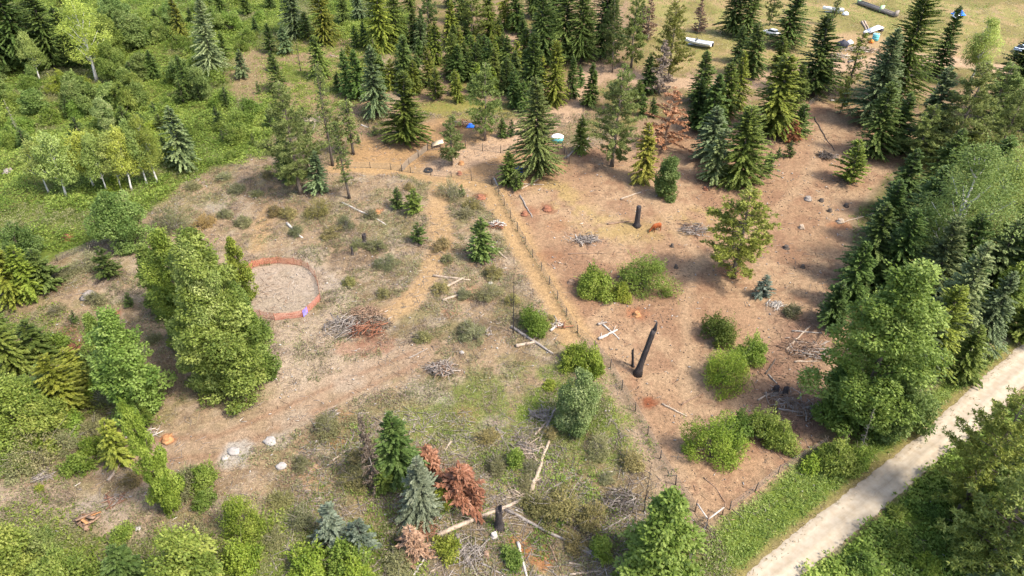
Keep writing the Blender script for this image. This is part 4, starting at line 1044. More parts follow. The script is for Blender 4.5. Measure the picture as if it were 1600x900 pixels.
# ------------------------------------------------------------------ logs, snags, stumps, brush piles
TR = np.random.default_rng(99)
def log(x1, y1, x2, y2, dia, mat, label, group="fallen logs", name="fallen_log", stubs=4, lift=0.0, lift2=None):
    """a fallen trunk lying from one point to the other, with knots, broken limb stubs and a cut end"""
    a, b = G(x1, y1), G(x2, y2); L = np.linalg.norm(b-a); mid = (a+b)/2
    n = 9; s = np.linspace(0, 1, n)[:, None]
    P = a*(1-s)+b*s; P[:, 2] = terr(P[:, 0], P[:, 1]); P[:, :2] += TR.normal(0, .008*L, (n, 2))
    R = dia/2*(1-.42*s[:, 0])*(1+TR.normal(0, .05, n)); P[:, 2] += R*.75+np.linspace(lift, lift if lift2 is None else lift2, n)
    mb = MB().tube(P-mid, R, 9, True, .5)
    d = unit(b-a)
    for _ in range(stubs):
        i = TR.integers(1, n-1); o = P[i]-mid; dr = unit(d*.5+TR.normal(0, .6, 3)+np.array((0, 0, .3))); l = dia*TR.uniform(.8, 3)
        mb.tube((o, o+dr*l*.6, o+dr*l), (R[i]*.35, R[i]*.22, R[i]*.08), 4, True, .55)
    o = mb.obj(name, M[mat]); o.location = mid
    return tag(o, label, "log", group)
for a in [
 (535,318,604,352,.34,'whitewood',"grey fallen log with broken end behind the olive clearing shrubs"),
 (448,350,473,373,.42,'whitewood',"short pale log lying on the shrub beside the tan trail"),
 (677,432,735,438,.36,'palewood',"pale log lying crosswise at the top of the stacked three"),
 (692,452,728,433,.38,'palewood',"pale log lying diagonally over the crosswise one"),
 (692,470,731,457,.38,'palewood',"lowest pale log of the stacked three in the clearing"),
 (768,386,792,405,.34,'palewood',"pale log beside the light green fir"),
 (936,531,964,516,.42,'whitewood',"thick bleached plank like log in the paddock"),
 (942,508,968,530,.26,'whitewood',"bleached log crossing under the thick one in the paddock"),
 (934,508,948,504,.36,'greywood',"short grey log above the bleached pair in the paddock"),
 (949,351,988,346,.26,'brownwood',"thin brown log pointing at the small black snag"),
 (970,312,1014,297,.30,'palewood',"pale pole under the round dark paddock tree"),
 (888,397,948,396,.16,'brownwood',"thin brown pole lying above the joined paddock bushes"),
 (800,512,864,553,.44,'greywood',"long two toned log beside the dark green bush"),
 (806,542,838,535,.50,'palewood',"split pale rotten log below the long two toned log"),
 (830,768,858,690,.52,'palewood',"thick pale log pointing up from the crossing log pile"),
 (684,838,835,771,.50,'palewood',"longest pale stripped log crossing the lower middle"),
 (646,900,686,838,.22,'whitewood',"long thin white pole at the end of the longest pale log"),
 (790,797,938,874,.34,'greywood',"long thin grey log running down to the bottom edge"),
 (809,848,823,902,.32,'whitewood',"bare white log between orange rotten wood at the bottom edge"),
 (890,838,936,872,.36,'greywood',"grey rotten log under the wide olive shrub"),
 (888,880,912,884,.22,'palewood',"short pale log near the bottom edge"),
 (890,898,942,892,.22,'palewood',"curved pale branch log at the bottom edge"),
 (815,772,840,774,.22,'whitewood',"white short log beside the longest stripped log"),
 (170,752,189,724,.36,'palewood',"leaning pale log with a broken top, lower left",),
 (1310,350,1378,330,.20,'palewood',"long thin pole beside the small stump in the upper paddock"),
 (1228,547,1266,510,.26,'palewood',"pale pole leaning across the slash below the blue spruce"),
 (1238,518,1284,521,.24,'greywood',"grey pole lying level across the slash"),
 (1241,566,1280,565,.24,'palewood',"pale pole lying level below the slash heap"),
 (1184,626,1216,608,.26,'palewood',"pale branch log beside the two black stumps"),
 (1200,586,1214,600,.22,'greywood',"short grey pole above the two black stumps"),
 (1196,585,1212,561,.20,'darkbark',"dark crooked pole on the paddock by the lower clump"),
 (1035,632,1073,651,.26,'palewood',"pale pole lying by the red ant mound"),
 (1065,633,1098,615,.22,'brownwood',"forked brown pole right of the red ant mound"),
 (1216,640,1284,650,.24,'greywood',"grey pole across the lower slash"),
 (381,172,396,168,.30,'whitewood',"white log lying on grass beside tiny dark firs"),
 (515,87,542,93,.26,'palewood',"pale pole on tawny grass above the big bluish spruce"),
 (66,527,80,551,.38,'whitewood',"forked white log, thicker arm, on the left slope"),
 (72,545,83,520,.34,'whitewood',"forked white log, upper arm, on the left slope"),
 (805,288,850,289,.26,'palewood',"pale pole lying below the big grey green spruce"),
 (815,296,842,280,.24,'palewood',"pale pole crossing the other one below the big spruce"),
 (884,248,920,215,.36,'greywood',"grey log leaning under the dark cedar by the yard",),
 (772,279,778,291,.24,'whitewood',"short white post log at the yard fence corner"),
 (812,306,832,340,.30,'greywood',"grey pole with splayed roots by the wire fence"),
 (1272,183,1304,236,.22,'darkbark',"long thin dark pole resting on the twig pile"),
 (565,196,575,200,.28,'whitewood',"small white log on the bare slope above the yard"),
 (860,518,872,508,.34,'whitewood',"bleached log beside the dark green bush and path"),
 (488,207,500,180,.22,'greywood',"grey pole among slash above the clearing"),
 (1100,747,1118,762,.14,'brownwood',"thin curved branch, upper half, near the gate corner"),
 (1118,762,1133,785,.12,'brownwood',"thin curved branch, lower half, near the gate corner"),
 (712,836,746,902,.30,'greywood',"silver dead trunk with many bare limbs at the bottom edge","fallen logs","fallen_log",22),
 (606,842,640,820,.22,'brownwood',"short brown log under the sage green spruce"),
 (672,895,712,872,.18,'palewood',"thin pale log beside the silver dead trunk"),
 (762,702,790,676,.16,'greywood',"thin grey pole right of the rusty firs"),
 (776,668,806,722,.18,'greywood',"grey dead pole standing over weeds above the crossing logs","fallen logs","fallen_log",9),
 (836,700,812,722,.2,'palewood',"pale split pole beside the pole bundle"),
 (868,640,842,690,.3,'greywood',"grey log from the sapling toward the pale log"),
 (746,806,776,790,.24,'brownwood',"brown branch log beside the charred post"),
 (850,770,900,742,.2,'greywood',"thin grey log behind the wide olive shrub","fallen logs","fallen_log",8),
 (916,790,1000,782,.24,'darkbark',"dark fallen trunk pointing at the bare black snag","fallen logs","fallen_log",12),
 (940,830,985,805,.18,'greywood',"thin grey log below the dark branch heap"),
 (855,845,880,900,.2,'brownwood',"brown log near the bottom edge by the grey rotten log"),
 (752,880,790,900,.2,'greywood',"grey log at the bottom edge left of the bare white log"),
 (590,742,620,770,.2,'greywood',"grey log at the foot of the pointed green fir"),
 (520,720,548,700,.18,'palewood',"thin pale log on the bare dirt slope"),
 (430,790,468,772,.18,'brownwood',"brown pole on the lower dirt slope"),
 (640,560,668,545,.16,'greywood',"thin grey pole left of the round stick pile"),
 (705,690,694,706,.20,'palewood',"small pale log behind the rusty firs"),
 (836,680,856,658,.26,'palewood',"pale log end at the foot of the sparse sapling"),
]:
    log(*a)
def snag(bx, by, ty, r0, label, shift=(0, 0), jag=True, name="burnt_snag", mat='char', r1=.82):
    """a fire-blackened stem with a broken, spiked top"""
    p = G(bx, by); h = height_for(p, ty); k = 14; th = np.arange(k)*2*math.pi/k; rings = []
    rough = 1+TR.normal(0, .07, k)
    for z in np.linspace(0, 1, 10):
        f = (1.75 if z == 0 else 1.2 if z < .15 else 1.0)*(1-(1-r1)*z)
        rr = r0*f*rough*(1+TR.normal(0, .03, k)); zz = z*h-(.15 if z == 0 else 0)
        if z == 1 and jag: zz = zz+h*.16*np.maximum(0, np.cos(th-.5))**2-h*.05*TR.random(k)
        rings.append(np.stack((np.cos(th)*rr+shift[0]*z, np.sin(th)*rr+shift[1]*z, np.broadcast_to(zz, k)), 1))
    inner = rings[-1]*np.array((.55, .55, 1))+np.array((shift[0]*.45, shift[1]*.45, -.25 if jag else 0)); rings.append(inner)
    o = MB().loft(rings).obj(name, M[mat]); o.location = p
    return tag(o, label, "snag" if "snag" in name else "stump", "burnt stems left standing")
snag(996, 584, 514, .37, "tallest burnt black snag with a split spike top in the paddock", (1.25, .1))
snag(995, 353, 322, .42, "smaller burnt black snag standing below the round dark paddock tree", (0, 0), False)
snag(780, 823, 795, .42, "hollow charred stump post beside the longest stripped log", (0, 0), True)
snag(989, 572, 548, .16, "thin broken charred stem touching the tallest burnt snag", (-.25, .1), name="burnt_snag")
snag(570, 379, 366, .35, "black stump in the clearing near the olive shrubs", (0, 0), True, "burnt_stump")
snag(551, 398, 386, .18, "small black stem in the clearing below the black stump", (0, 0), True, "burnt_stump")
snag(1212, 612, 604, .35, "left black stump of two in the lower slash", (0, 0), True, "burnt_stump")
snag(1226, 616, 606, .32, "right black stump of two in the lower slash", (0, 0), True, "burnt_stump")
snag(1210, 650, 640, .28, "black stump at the tip of the grey pole in the lower slash", (0, 0), True, "burnt_stump")
def stump(px, py, r, mat, label, h=.45, roots=4):
    p = G(px, py); k = 12; th = np.arange(k)*2*math.pi/k; rg = 1+TR.normal(0, .1, k); rings = []
    for z, f in ((-.1, 1.7), (.12, 1.25), (.6, 1.0), (1.0, .95), (.93, .6)):
        rr = r*f*rg; rings.append(np.stack((np.cos(th)*rr, np.sin(th)*rr, np.full(k, z*h)+(TR.normal(0, .08*h, k) if z >= .9 else 0)), 1))
    mb = MB().loft(rings)
    for i in range(roots):
        a = TR.uniform(0, 6.28); l = r*TR.uniform(1.4, 2.2); mb.tube(((0, 0, h*.4), (math.cos(a)*l*.55, math.sin(a)*l*.55, h*.5*TR.random()), (math.cos(a)*l, math.sin(a)*l, -.02+h*.5*TR.random())), (r*.3, r*.2, r*.06), 4)
    o = mb.obj("tree_stump", M[mat]); o.location = p; o.rotation_euler.z = TR.uniform(0, 6)
    return tag(o, label, "stump", "cut and rotten tree stumps")
for a in [(751,309,.55,'redwood',"rotten red stump on the tan path head"),(855,327,.5,'redwood',"rotten red rooty stump beside the wire fence in the paddock"),(1313,346,.4,'palewood',"pale cut stump at the end of the long thin pole"),
 (1262,311,.45,'greywood',"grey rooty stump in the upper paddock"),(1283,314,.3,'darkbark',"small dark stump right of the grey rooty stump"),(1252,356,.32,'palewood',"small pale topped stump in the upper paddock"),
 (1228,388,.35,'darkbark',"low dark stump above the blue spruce"),(1296,330,.25,'darkbark',"tiny dark stump near the pale cut stump"),(1322,322,.3,'darkbark',"dark stump below the lone olive young pine"),
 (893,442,.4,'brownwood',"brown rooty stump at the left of the joined paddock bushes"),(1056,418,.22,'darkbark',"tiny dark stump right of the tall joined bush"),(1102,296,.3,'redwood',"red rotten stump at the grove corner"),
 (820,335,.4,'redwood',"red root ball under the grey rooted pole"),(1005,302,.25,'brownwood',"small brown stump at the olive cedar foot"),(718,272,.35,'redwood',"red stump below the bluish green yard pine"),
 (721,256,.4,'orangewood',"tan rotten stump right of the bluish green yard pine"),(590,333,.35,'orangewood',"orange rotten stump behind the fallen grey log"),(262,687,.42,'orangewood',"bright orange rotten stump at the dirt track"),
 (1254,418,.25,'darkbark',"dark stump left of the roadside stand rim"),(1050,385,.2,'darkbark',"little dark stump below the brown calf"),(13,268,.6,'greywood',"grey root wad in the brush at the left edge"),
 (140,462,.7,'greywood',"grey splayed root wad on the left slope"),(760,868,.25,'brownwood',"low brown stump near the orange rotten wood"),(772,838,.26,'whitewood',"freshly cut pale stump beside the charred post"),
 (105,370,.3,'redwood',"red stump at the brush edge on the left"),(995,492,.35,'orangewood',"orange rotten stump under the tall joined bush"),(296,760,.35,'redwood',"reddish stump at the shrubs right of the narrow poplar"),
 (1038,240,.01,'darkbark',"")]:
    if a[4]: stump(*a)
def pile(px, py, r, h, n, mats, label, ln=(1.0, 2.6), dia=.07, needles=None, squash=.7, cat="brush pile"):
    """a heap of branches: sticks laid this way and that over each other"""
    p = G(px, py); e = empty("brush_pile", p, label, cat, "heaps of branches"); main = TR.uniform(0, 3.14)
    for mi, (m, share, (ox, oy)) in enumerate(mats):
        mb = MB()
        for i in range(int(n*share)):
            a = TR.uniform(0, 6.28); q = math.sqrt(TR.random())*r*.75; c = np.array((math.cos(a)*q+ox, math.sin(a)*q*squash+oy, h*(1-(q/r)**2)*TR.uniform(.15, 1)))
            d = main+TR.normal(0, .45)+3.14*(TR.random() < .5) if TR.random() < .35 else TR.uniform(0, 6.28); l = TR.uniform(*ln)/2*TR.choice((.5, .8, 1)); t = TR.normal(0, .16); D = np.array((math.cos(d), math.sin(d), t)); S = np.array((-math.sin(d), math.cos(d), TR.normal(0, .3)))*l*TR.normal(0, .30)
            P = np.array((c-D*l, c+S, c+D*l)); P[:, 2] = np.maximum(P[:, 2], .03)
            w = dia*TR.uniform(.35, 1.2)
            if i % 2: q2 = P[1]; mb.tube((q2, q2+unit(D*.8+S/l+TR.normal(0, .5, 3))*l*.7), (w*.5, w*.15), 3, False, np.clip(TR.normal(.5, .22), 0, 1))
            mb.tube(P, (w, w*.75, w*.3), 4, True, np.clip(TR.normal(.5, .22), 0, 1))
        mb.obj("branches", M[m], e)
    if needles:
        mb = MB(); k = int(n*9); a = TR.uniform(0, 6.28, k); q = np.sqrt(TR.random(k))*r
        P = np.stack((np.cos(a)*q+needles[1], np.sin(a)*q*squash+needles[2], .05+h*.8*(1-(q/r)**2)*TR.random(k)), 1)
        mb.kites(P, np.stack((np.cos(a*7), np.sin(a*7), TR.normal(0, .2, k)), 1), .40, .13, TR, np.clip(TR.normal(.4, .2, k), 0, 1))
        mb.obj("dead_needles", M[needles[0]], e)
    return e
pile(563, 503, 3.2, 1.3, 250, [('greywood', .40, (-1.9, -1.4)), ('brownwood', .45, (.6, .9)), ('redwood', .25, (.9, -2.3))], "biggest brush pile, grey sticks and red needles, right of the orange pen", (1.2, 3.6), .07, ('brownleaf', .9, -.4))
pile(691, 578, 2.0, .8, 130, [('greywood', .7, (0, 0)), ('brownwood', .3, (0, 0))], "round stick pile on the grass edge in the middle", (1.2, 3.2), .07)
pile(915, 376, 2.2, .6, 110, [('greywood', .8, (.3, 0)), ('whitewood', .1, (-1.8, .5))], "grey branch heap with a white root end in the upper paddock", (1.2, 3.4), .07)
pile(1084, 361, 2.4, .7, 130, [('greywood', .6, (0, 0)), ('brownwood', .4, (.3, .5))], "branch heap between brown calf and lone full pine", (1.2, 3.6), .07)
pile(1291, 245, 2.0, .8, 120, [('darkbark', .8, (0, 0)), ('greywood', .2, (0, 0))], "dark twig pile under the long leaning dark pole", (1.2, 3.2), .06)
pile(776, 352, 1.5, .6, 50, [('whitewood', .6, (0, 0)), ('redwood', .4, (.2, -.6))], "white root heap beside the tan path", (.8, 2.0), .09)
pile(1212, 477, 1.3, .4, 50, [('whitewood', 1, (0, 0))], "small bleached stick heap right of the blue spruce", (.8, 1.8), .07)
pile(868, 506, 1.3, .4, 40, [('whitewood', .8, (0, 0)), ('redwood', .2, (.6, -.3))], "bleached stick heap beside the tan path and dark green bush", (1.0, 2.2), .08)
pile(1258, 545, 3.2, .5, 170, [('brownwood', .6, (0, 0)), ('greywood', .4, (.3, -.4))], "wide slash heap against the roadside stand", (1.0, 3.4), .06)
pile(1222, 622, 2.4, .5, 110, [('brownwood', .5, (0, 0)), ('greywood', .5, (0, 0))], "slash heap around the two black stumps", (1.0, 2.8), .06)
pile(1262, 640, 2.6, .4, 110, [('brownwood', .6, (0, 0)), ('greywood', .4, (0, 0))], "lowest slash heap at the foot of the roadside stand", (1.0, 2.8), .06)
pile(726, 868, 1.9, .9, 70, [('greywood', 1, (.1, .1))], "silver bare fallen treetop at the bottom edge", (1.2, 3.0), .05)
pile(826, 706, 1.6, .6, 60, [('palewood', .9, (0, 0)), ('greywood', .3, (0, 0))], "bundle of pale split poles on the bank", (1.6, 3.4), .06)
pile(845, 650, 1.4, .8, 60, [('greywood', 1, (0, 0))], "grey root tangle under the sparse sapling", (.8, 2.2), .06)
pile(970, 785, 2.6, .6, 120, [('darkbark', .5, (0, 0)), ('greywood', .5, (0, .3))], "dark branch heap at the foot of the bare black snag", (1.4, 3.6), .05)
pile(660, 830, 1.6, .6, 70, [('brownwood', .6, (0, 0)), ('redwood', .4, (0, 0))], "brown brush heap under the sage green spruce", (1.0, 2.6), .05)
pile(810, 770, 1.7, .4, 50, [('palewood', 1, (0, 0))], "white stick tangle where the longest logs meet", (.8, 2.4), .06)
pile(760, 520, 1.2, .3, 30, [('greywood', 1, (0, 0))], "grey twig scatter near the dull shrub", (.6, 1.6), .05)
pile(180, 780, 1.5, .3, 50, [('greywood', .6, (0, 0)), ('redwood', .4, (0, 0))], "grey stick scatter on the pale dust above the board pile", (.8, 2.0), .05)
pile(120, 545, 1.9, .5, 60, [('redwood', 1, (0, 0))], "red brown needle heap on the left slope", (.8, 2.0), .04, ('red', 0, 0))
pile(70, 745, 1.2, .5, 40, [('greywood', 1, (0, 0))], "grey bare twig heap above the dusty trail", (1.0, 2.0), .05)
pile(238, 675, 1.0, .4, 24, [('whitewood', .6, (0, 0)), ('brownwood', .4, (0, 0))], "white stick heap at the foot of the narrow poplar", (.8, 2.0), .06)
pile(515, 650, 1.3, .5, 40, [('greywood', 1, (0, 0))], "grey stick heap on the dirt above the track", (.8, 2.0), .05)
pile(640, 205, 1.6, .3, 30, [('palewood', 1, (0, 0))], "pale slash scatter behind the yard", (.8, 2.0), .06)
pile(487, 190, 2.4, .4, 60, [('greywood', .6, (0, 0)), ('palewood', .4, (0, 0))], "grey slash heap above the large dense pine", (1.0, 3.0), .06)
# orange board heap, lower left
p = G(138, 814); e = empty("board_pile", p, "heap of orange brown broken boards beside the dusty trail", "board pile", "heaps of boards")
for i in range(16):
    a = TR.uniform(0, 6.28); q = TR.random()*.9
    MB().box((math.cos(a)*q, math.sin(a)*q*.8, .06+.045*i), (TR.uniform(.8, 1.9), TR.uniform(.14, .36), .04), TR.uniform(0, 3.14), TR.normal(0, .13)).obj("board", M['brownwood' if i % 3 == 0 else 'oldboard'] if 'oldboard' in M else M['orangewood' if i % 4 == 1 else 'brownwood'], e)
def rock(px, py, r, label):
    p = G(px, py); th = np.arange(11)*2*math.pi/11; rg = 1+TR.normal(0, .14, 11); rings = []
    for z, f in ((-.2, .9), (.15, 1.0), (.5, .85), (.78, .55), (.86, .2)):
        rr = r*f*rg*(1+TR.normal(0, .05, 11)); rings.append(np.stack((np.cos(th)*rr*1.2, np.sin(th)*rr, np.full(11, z*r*.8)+TR.normal(0, .03*r, 11)), 1))
    o = MB().loft(rings).obj("boulder", M['rock']); o.location = p; o.rotation_euler.z = TR.uniform(0, 6)
    tag(o, label, "boulder", "pale boulders in the clearing")
rock(422, 690, .62, "largest pale boulder on the bare dirt track"); rock(440, 729, .5, "pale boulder below the largest one on the bare dirt")
rock(366, 706, .55, "flat pale boulder in the white dust patch"); rock(352, 716, .35, "small pale boulder left of the flat one in white dust")
rock(722, 551, .3, "small white boulder above the round stick pile"); rock(216, 826, .3, "small pale boulder right of the board heap"); rock(1300, 157, .35, "white stone on the upper paddock fence line"); rock(1217, 267, .25, "little white stone right of the small dark fir")
rock(766, 443, .35, "white stone right of the stacked pale logs")

# ------------------------------------------------------------------ fences
M['wire'] = solid("fence_wire", (.10,.10,.09), (.18,.17,.16), .6, 3, (1,1,1), .4, 0)
def netmat(name, col, alpha):
    m, nt, out = newmat(name); N, L = nt.nodes, nt.links
    b = N.new("ShaderNodeBsdfPrincipled"); b.inputs["Base Color"].default_value = (*col, 1); b.inputs["Roughness"].default_value = .5
    t = N.new("ShaderNodeBsdfTransparent"); x = N.new("ShaderNodeMixShader"); x.inputs[0].default_value = alpha
    L.new(t.outputs[0], x.inputs[1]); L.new(b.outputs[0], x.inputs[2]); L.new(x.outputs[0], out.inputs[0]); return m
M['mesh'] = netmat("fine_fence_mesh", (.22,.19,.15), .16); M['solidmesh'] = netmat("dense_fence_mesh", (.27,.21,.15), .7); M['orangenet'] = netmat("orange_safety_net", tuple(lin((228,132,104))*.75), .42)
def along(W, step):
    d = np.r_[0, np.cumsum(np.linalg.norm(np.diff(W, axis=0), axis=1))]; n = max(1, int(round(d[-1]/step))); t = np.linspace(0, d[-1], n+1)
    return np.stack((np.interp(t, d, W[:, 0]), np.interp(t, d, W[:, 1])), 1)
def fence(pts, h, step, post, net, label, name="wire_fence", strands=4, group="fences round the paddock and yard", pm='darkbark'):
    W = along(P2(pts), step); base = np.append(W[0], terr(*W[0])); e = empty(name, base, label, "fence", group)
    X = np.concatenate((W, terr(W[:, 0], W[:, 1])[:, None]), 1)-base
    for q in X:
        hh = h*TR.uniform(1.0, 1.18); t = TR.normal(0, .05, 2)
        MB().tube((q+(0, 0, -.2), q+(t[0]*.5, t[1]*.5, hh*.5), q+(t[0], t[1], hh)), (post*1.25, post*1.2, post*1.1), 6, True, TR.uniform(.3, .7)).obj("post", M[pm], e)
    if net:
        mb = MB(); V = np.concatenate((X+(0, 0, .03), X+(0, 0, h*.93))); n = len(X)
        i = np.arange(n-1); mb.add(V, np.stack((i, i+1, n+i+1, n+i), 1)); mb.obj("netting", M[net], e)
    mb = MB()
    for k in range(strands):
        z = h*(.12+.82*k/max(1, strands-1)); mb.tube(X+(0, 0, z), .012, 3, False)
    if strands: mb.obj("wire", M['wire'], e)
    return e
fence([(770,289),(800,345),(850,430),(885,495),(905,525),(945,560),(962,592),(1000,655),(1030,715),(1060,765),(1086,800)], 1.3, 3.4, .05, 'mesh', "long diagonal wire fence between the tan path and the paddock")
fence([(1103,826),(1090,848),(1076,880),(1060,915)], 1.3, 3.0, .05, 'mesh', "short wire fence running down from the gate corner")
fence([(628,268),(640,256),(668,235)], 1.25, 3.0, .07, 'solidmesh', "short solid screened fence at the left end of the yard")
fence([(668,235),(690,235),(728,231),(770,239),(820,240),(872,238)], 1.3, 3.2, .06, 'mesh', "rear wire fence of the small yard")
fence([(545,263),(600,263),(628,268),(655,272),(720,279),(768,288)], 1.1, 3.6, .05, 'mesh', "front wire fence of the small yard along the tan path")
fence([(878,232),(884,244),(889,256)], 1.3, 2.4, .06, 'mesh', "short wire fence beside the dark cedar and white tub")
fence([(1262,168),(1272,158),(1300,157),(1332,160),(1362,172)], 1.3, 4.0, .05, 'mesh', "upper wire fence of the paddock toward the junk yard")
fence([(1140,797),(1158,786),(1175,772),(1200,750),(1235,728),(1290,695)], 1.2, 3.6, .045, None, "wire fence of the paddock along the green verge")
fence([(90,408),(130,392),(185,372)], 1.0, 4.0, .05, 'mesh', "low wire fence at the brush edge on the left")
# braced gate corner
base = G(1103, 825); e = empty("corner_brace", base, "pale braced corner posts where the wire fences meet", "fence")
pts = [G(1086, 800)-base, G(1103, 825)-base, G(1128, 806)-base]
for q in pts:
    MB().tube((q+(0, 0, -.2), q+(0, 0, 1.0), q+(.03, .02, 1.75)), (.085, .08, .075), 8).obj("post", M['brownwood'], e)
for a, b in ((0, 1), (1, 2)):
    MB().tube((pts[a]+(0, 0, 1.3), (pts[a]+pts[b])/2+(0, 0, 1.28), pts[b]+(0, 0, 1.3)), (.075, .075, .07), 8).obj("rail", M['whitewood'], e)
MB().tube((pts[2]+(0, 0, 1.2), pts[2]*.6+pts[1]*.4+(0, 0, .1)), (.03, .03), 6).obj("brace", M['brownwood'], e)
# the round pen
ring = [(378,486),(371,470),(370,450),(382,431),(396,418),(414,413.5),(435,411.5),(460,414),(472,416),(483,422),(493,435),(498,450),(501,470),(474,496),(430,501),(408,496),(390,492),(378,486)]
W = P2(ring); c = np.append(W[:-1].mean(0), 0); c[2] = terr(c[0], c[1]); e = empty("round_pen", c, "round pen of orange plastic safety net beside the tall poplars", "pen")
X = np.concatenate((W, terr(W[:, 0], W[:, 1])[:, None]), 1)-c
for q in X[:-1]:
    MB().tube((q+(0, 0, -.2), q+(TR.normal(0, .04), TR.normal(0, .04), 1.32)), (.035, .03), 6).obj("post", M['redwood'], e)
mb = MB()
for a, b in zip(X[:-1], X[1:]):
    n = 7; s = np.linspace(0, 1, n)[:, None]; P = a*(1-s)+b*s; sag = -.10*np.sin(s[:, 0]*math.pi)
    V = np.concatenate([P+np.stack((np.zeros(n), np.zeros(n), .05+k*.27+sag*k/4+TR.normal(0, .015, n)), 1) for k in range(5)]); i = np.arange(n-1)
    for k in range(4): mb.add(V if k == 0 else np.zeros((0, 3)), np.stack((k*n+i, k*n+i+1, (k+1)*n+i+1, (k+1)*n+i), 1)+(0 if k == 0 else -len(V)))
mb.obj("netting", M['orangenet'], e)
mb = MB()
for z in (.06, 1.13): mb.tube(X+(0, 0, z), .014, 4, False)
mb.obj("cord", M['redwood'], e)
def fabric(name, c, c2=None): return solid(name, tuple(np.array(lin(c))*.8), tuple(np.array(lin(c2 or c))*.9), .7, 2, (1,1,1), .3, .4)
M['violet'] = fabric("violet_cloth", (120,105,215), (150,140,230)); M['bluetarp'] = fabric("blue_tarp", (30,100,220), (60,140,245)); M['white'] = fabric("white_paint", (235,235,232), (245,245,243))
M['dark'] = fabric("dark_plastic", (38,38,44), (60,60,70)); M['teal'] = fabric("teal_plastic", (90,185,190), (120,205,205)); M['barrel'] = fabric("blue_grey_plastic", (78,98,150), (105,125,170)); M['tyre'] = fabric("black_rubber", (28,26,26), (44,42,42))
M['glass'] = solid("dark_glass", (.02,.025,.03), (.04,.045,.05), .12, 2, (1,1,1), .6, 0); M['cream'] = fabric("cream_board", (225,200,160), (235,212,175)); M['orangeplastic'] = fabric("orange_plastic", (225,120,40), (235,140,60)); M['metal'] = solid("dull_metal", (.35,.35,.36), (.5,.5,.5), .4, 3, (1,1,1), .5, .1, .6)
a, b = G(474, 496), G(481, 489); d = unit(b-a); nrm = np.array((d[1], -d[0], 0)); mb = MB()
V = [a+nrm*(.05+.06*math.sin(i*2.1))+d*(i/6*.95)+(0, 0, z*(1+.04*math.sin(i*1.7))+.12) for z in (0, .45, .95) for i in range(7)]
V = np.array(V)-a; i = np.arange(6); mb.add(np.concatenate((V, V+nrm*.02)), np.concatenate([np.stack((k*7+i, k*7+i+1, k*7+i+8, k*7+i+7), 1)+o for k in (0, 1) for o in (0, 21)]))
o = mb.obj("cloth", M['violet']); o.location = a; tag(o, "violet cloth hanging on the orange pen net at its gate bend", "cloth")

# ------------------------------------------------------------------ things in the yard and the junk field
def ring_tube(R, r, n=22, m=8, flat=1.0):
    u = np.arange(n)*2*math.pi/n; v = np.arange(m)*2*math.pi/m; V = np.stack(((R+r*np.cos(v)[None])*np.cos(u)[:, None], (R+r*np.cos(v)[None])*np.sin(u)[:, None], np.broadcast_to(r*flat*np.sin(v)[None], (n, m))), -1).reshape(-1, 3)
    i, j = np.arange(n)[:, None], np.arange(m)[None]; return V, np.stack((i*m+j, ((i+1) % n)*m+j, ((i+1) % n)*m+(j+1) % m, i*m+(j+1) % m), -1).reshape(-1, 4)
V, Q = ring_tube(.55, .24, flat=.8); o = MB().add(V+(0, 0, .2), Q).obj("tyre", M['tyre'], None, True); o.location = G(669.5, 267.5); o.rotation_euler = (.12, .06, 0); tag(o, "old black tyre lying in the small fenced yard", "tyre")
def drum(px, py, r, h, mat, label, name="barrel", cat="barrel", rim=None):
    p = G(px, py); e = empty(name, p, label, cat); th = np.arange(18)*2*math.pi/18; c = np.stack((np.cos(th), np.sin(th), np.zeros(18)), 1)
    rings = [c*r*f+np.array((0, 0, z*h)) for z, f in ((0, .93), (.05, 1), (.3, 1), (.33, 1.05), (.36, 1), (.64, 1), (.67, 1.05), (.7, 1), (.97, 1), (1, .95))]
    MB().loft(rings).obj("body", M[mat], e, False); V, Q = ring_tube(r*.97, .035, 18, 6); MB().add(V+(0, 0, h), Q).obj("rim", M[rim or mat], e)
    MB().loft([c*r*.18+np.array((r*.5, 0, h-.01)), c*r*.18+np.array((r*.5, 0, h+.06))]).obj("bung", M['dark'], e); return e
drum(811, 272, .62, 1.1, 'barrel', "blue grey barrel between the small firs and big grey spruce")
drum(1367, 63, .75, 1.5, 'teal', "blue green barrel below the white sheet in the junk yard", rim='white')
p = G(871, 221); e = empty("water_tub", p, "round white topped teal tub by the yard fence", "tub"); th = np.arange(22)*2*math.pi/22; c = np.stack((np.cos(th), np.sin(th), np.zeros(22)), 1)
MB().loft([c*1.0, c*1.12+np.array((0, 0, .9)), c*1.05+np.array((0, 0, .92)), c*.98+np.array((0, 0, .75))]).obj("body", M['teal'], e)
MB().loft([c*1.15+np.array((0, 0, .9)), c*1.15+np.array((0, 0, .98)), c*.8+np.array((0, 0, 1.2)), c*.3+np.array((0, 0, 1.3))]).obj("lid", M['white'], e, True)
def sheet(px, py, size, mat, label, tilt=.2, rz=.2, legs=True, name="board", cat="board", z=.6):
    p = G(px, py); e = empty(name, p, label, cat, None, rz); MB().box((0, 0, z), (size[0], size[1], .06), 0, tilt).obj("top", M[mat], e)
    if legs:
        for sx in (-1, 1):
            for sy in (-1, 1): MB().box((sx*size[0]*.42, sy*size[1]*.42, z*.45), (.09, .09, z*.9)).obj("leg", M['brownwood'], e)
sheet(684, 228, (2.1, 1.8), 'cream', "cream coloured sheet of board at the corner of the yard", .25, .2)
sheet(1364, 52, (3.4, 2.6), 'white', "white sheet on legs in the junk yard", .35, .1, z=1.0)
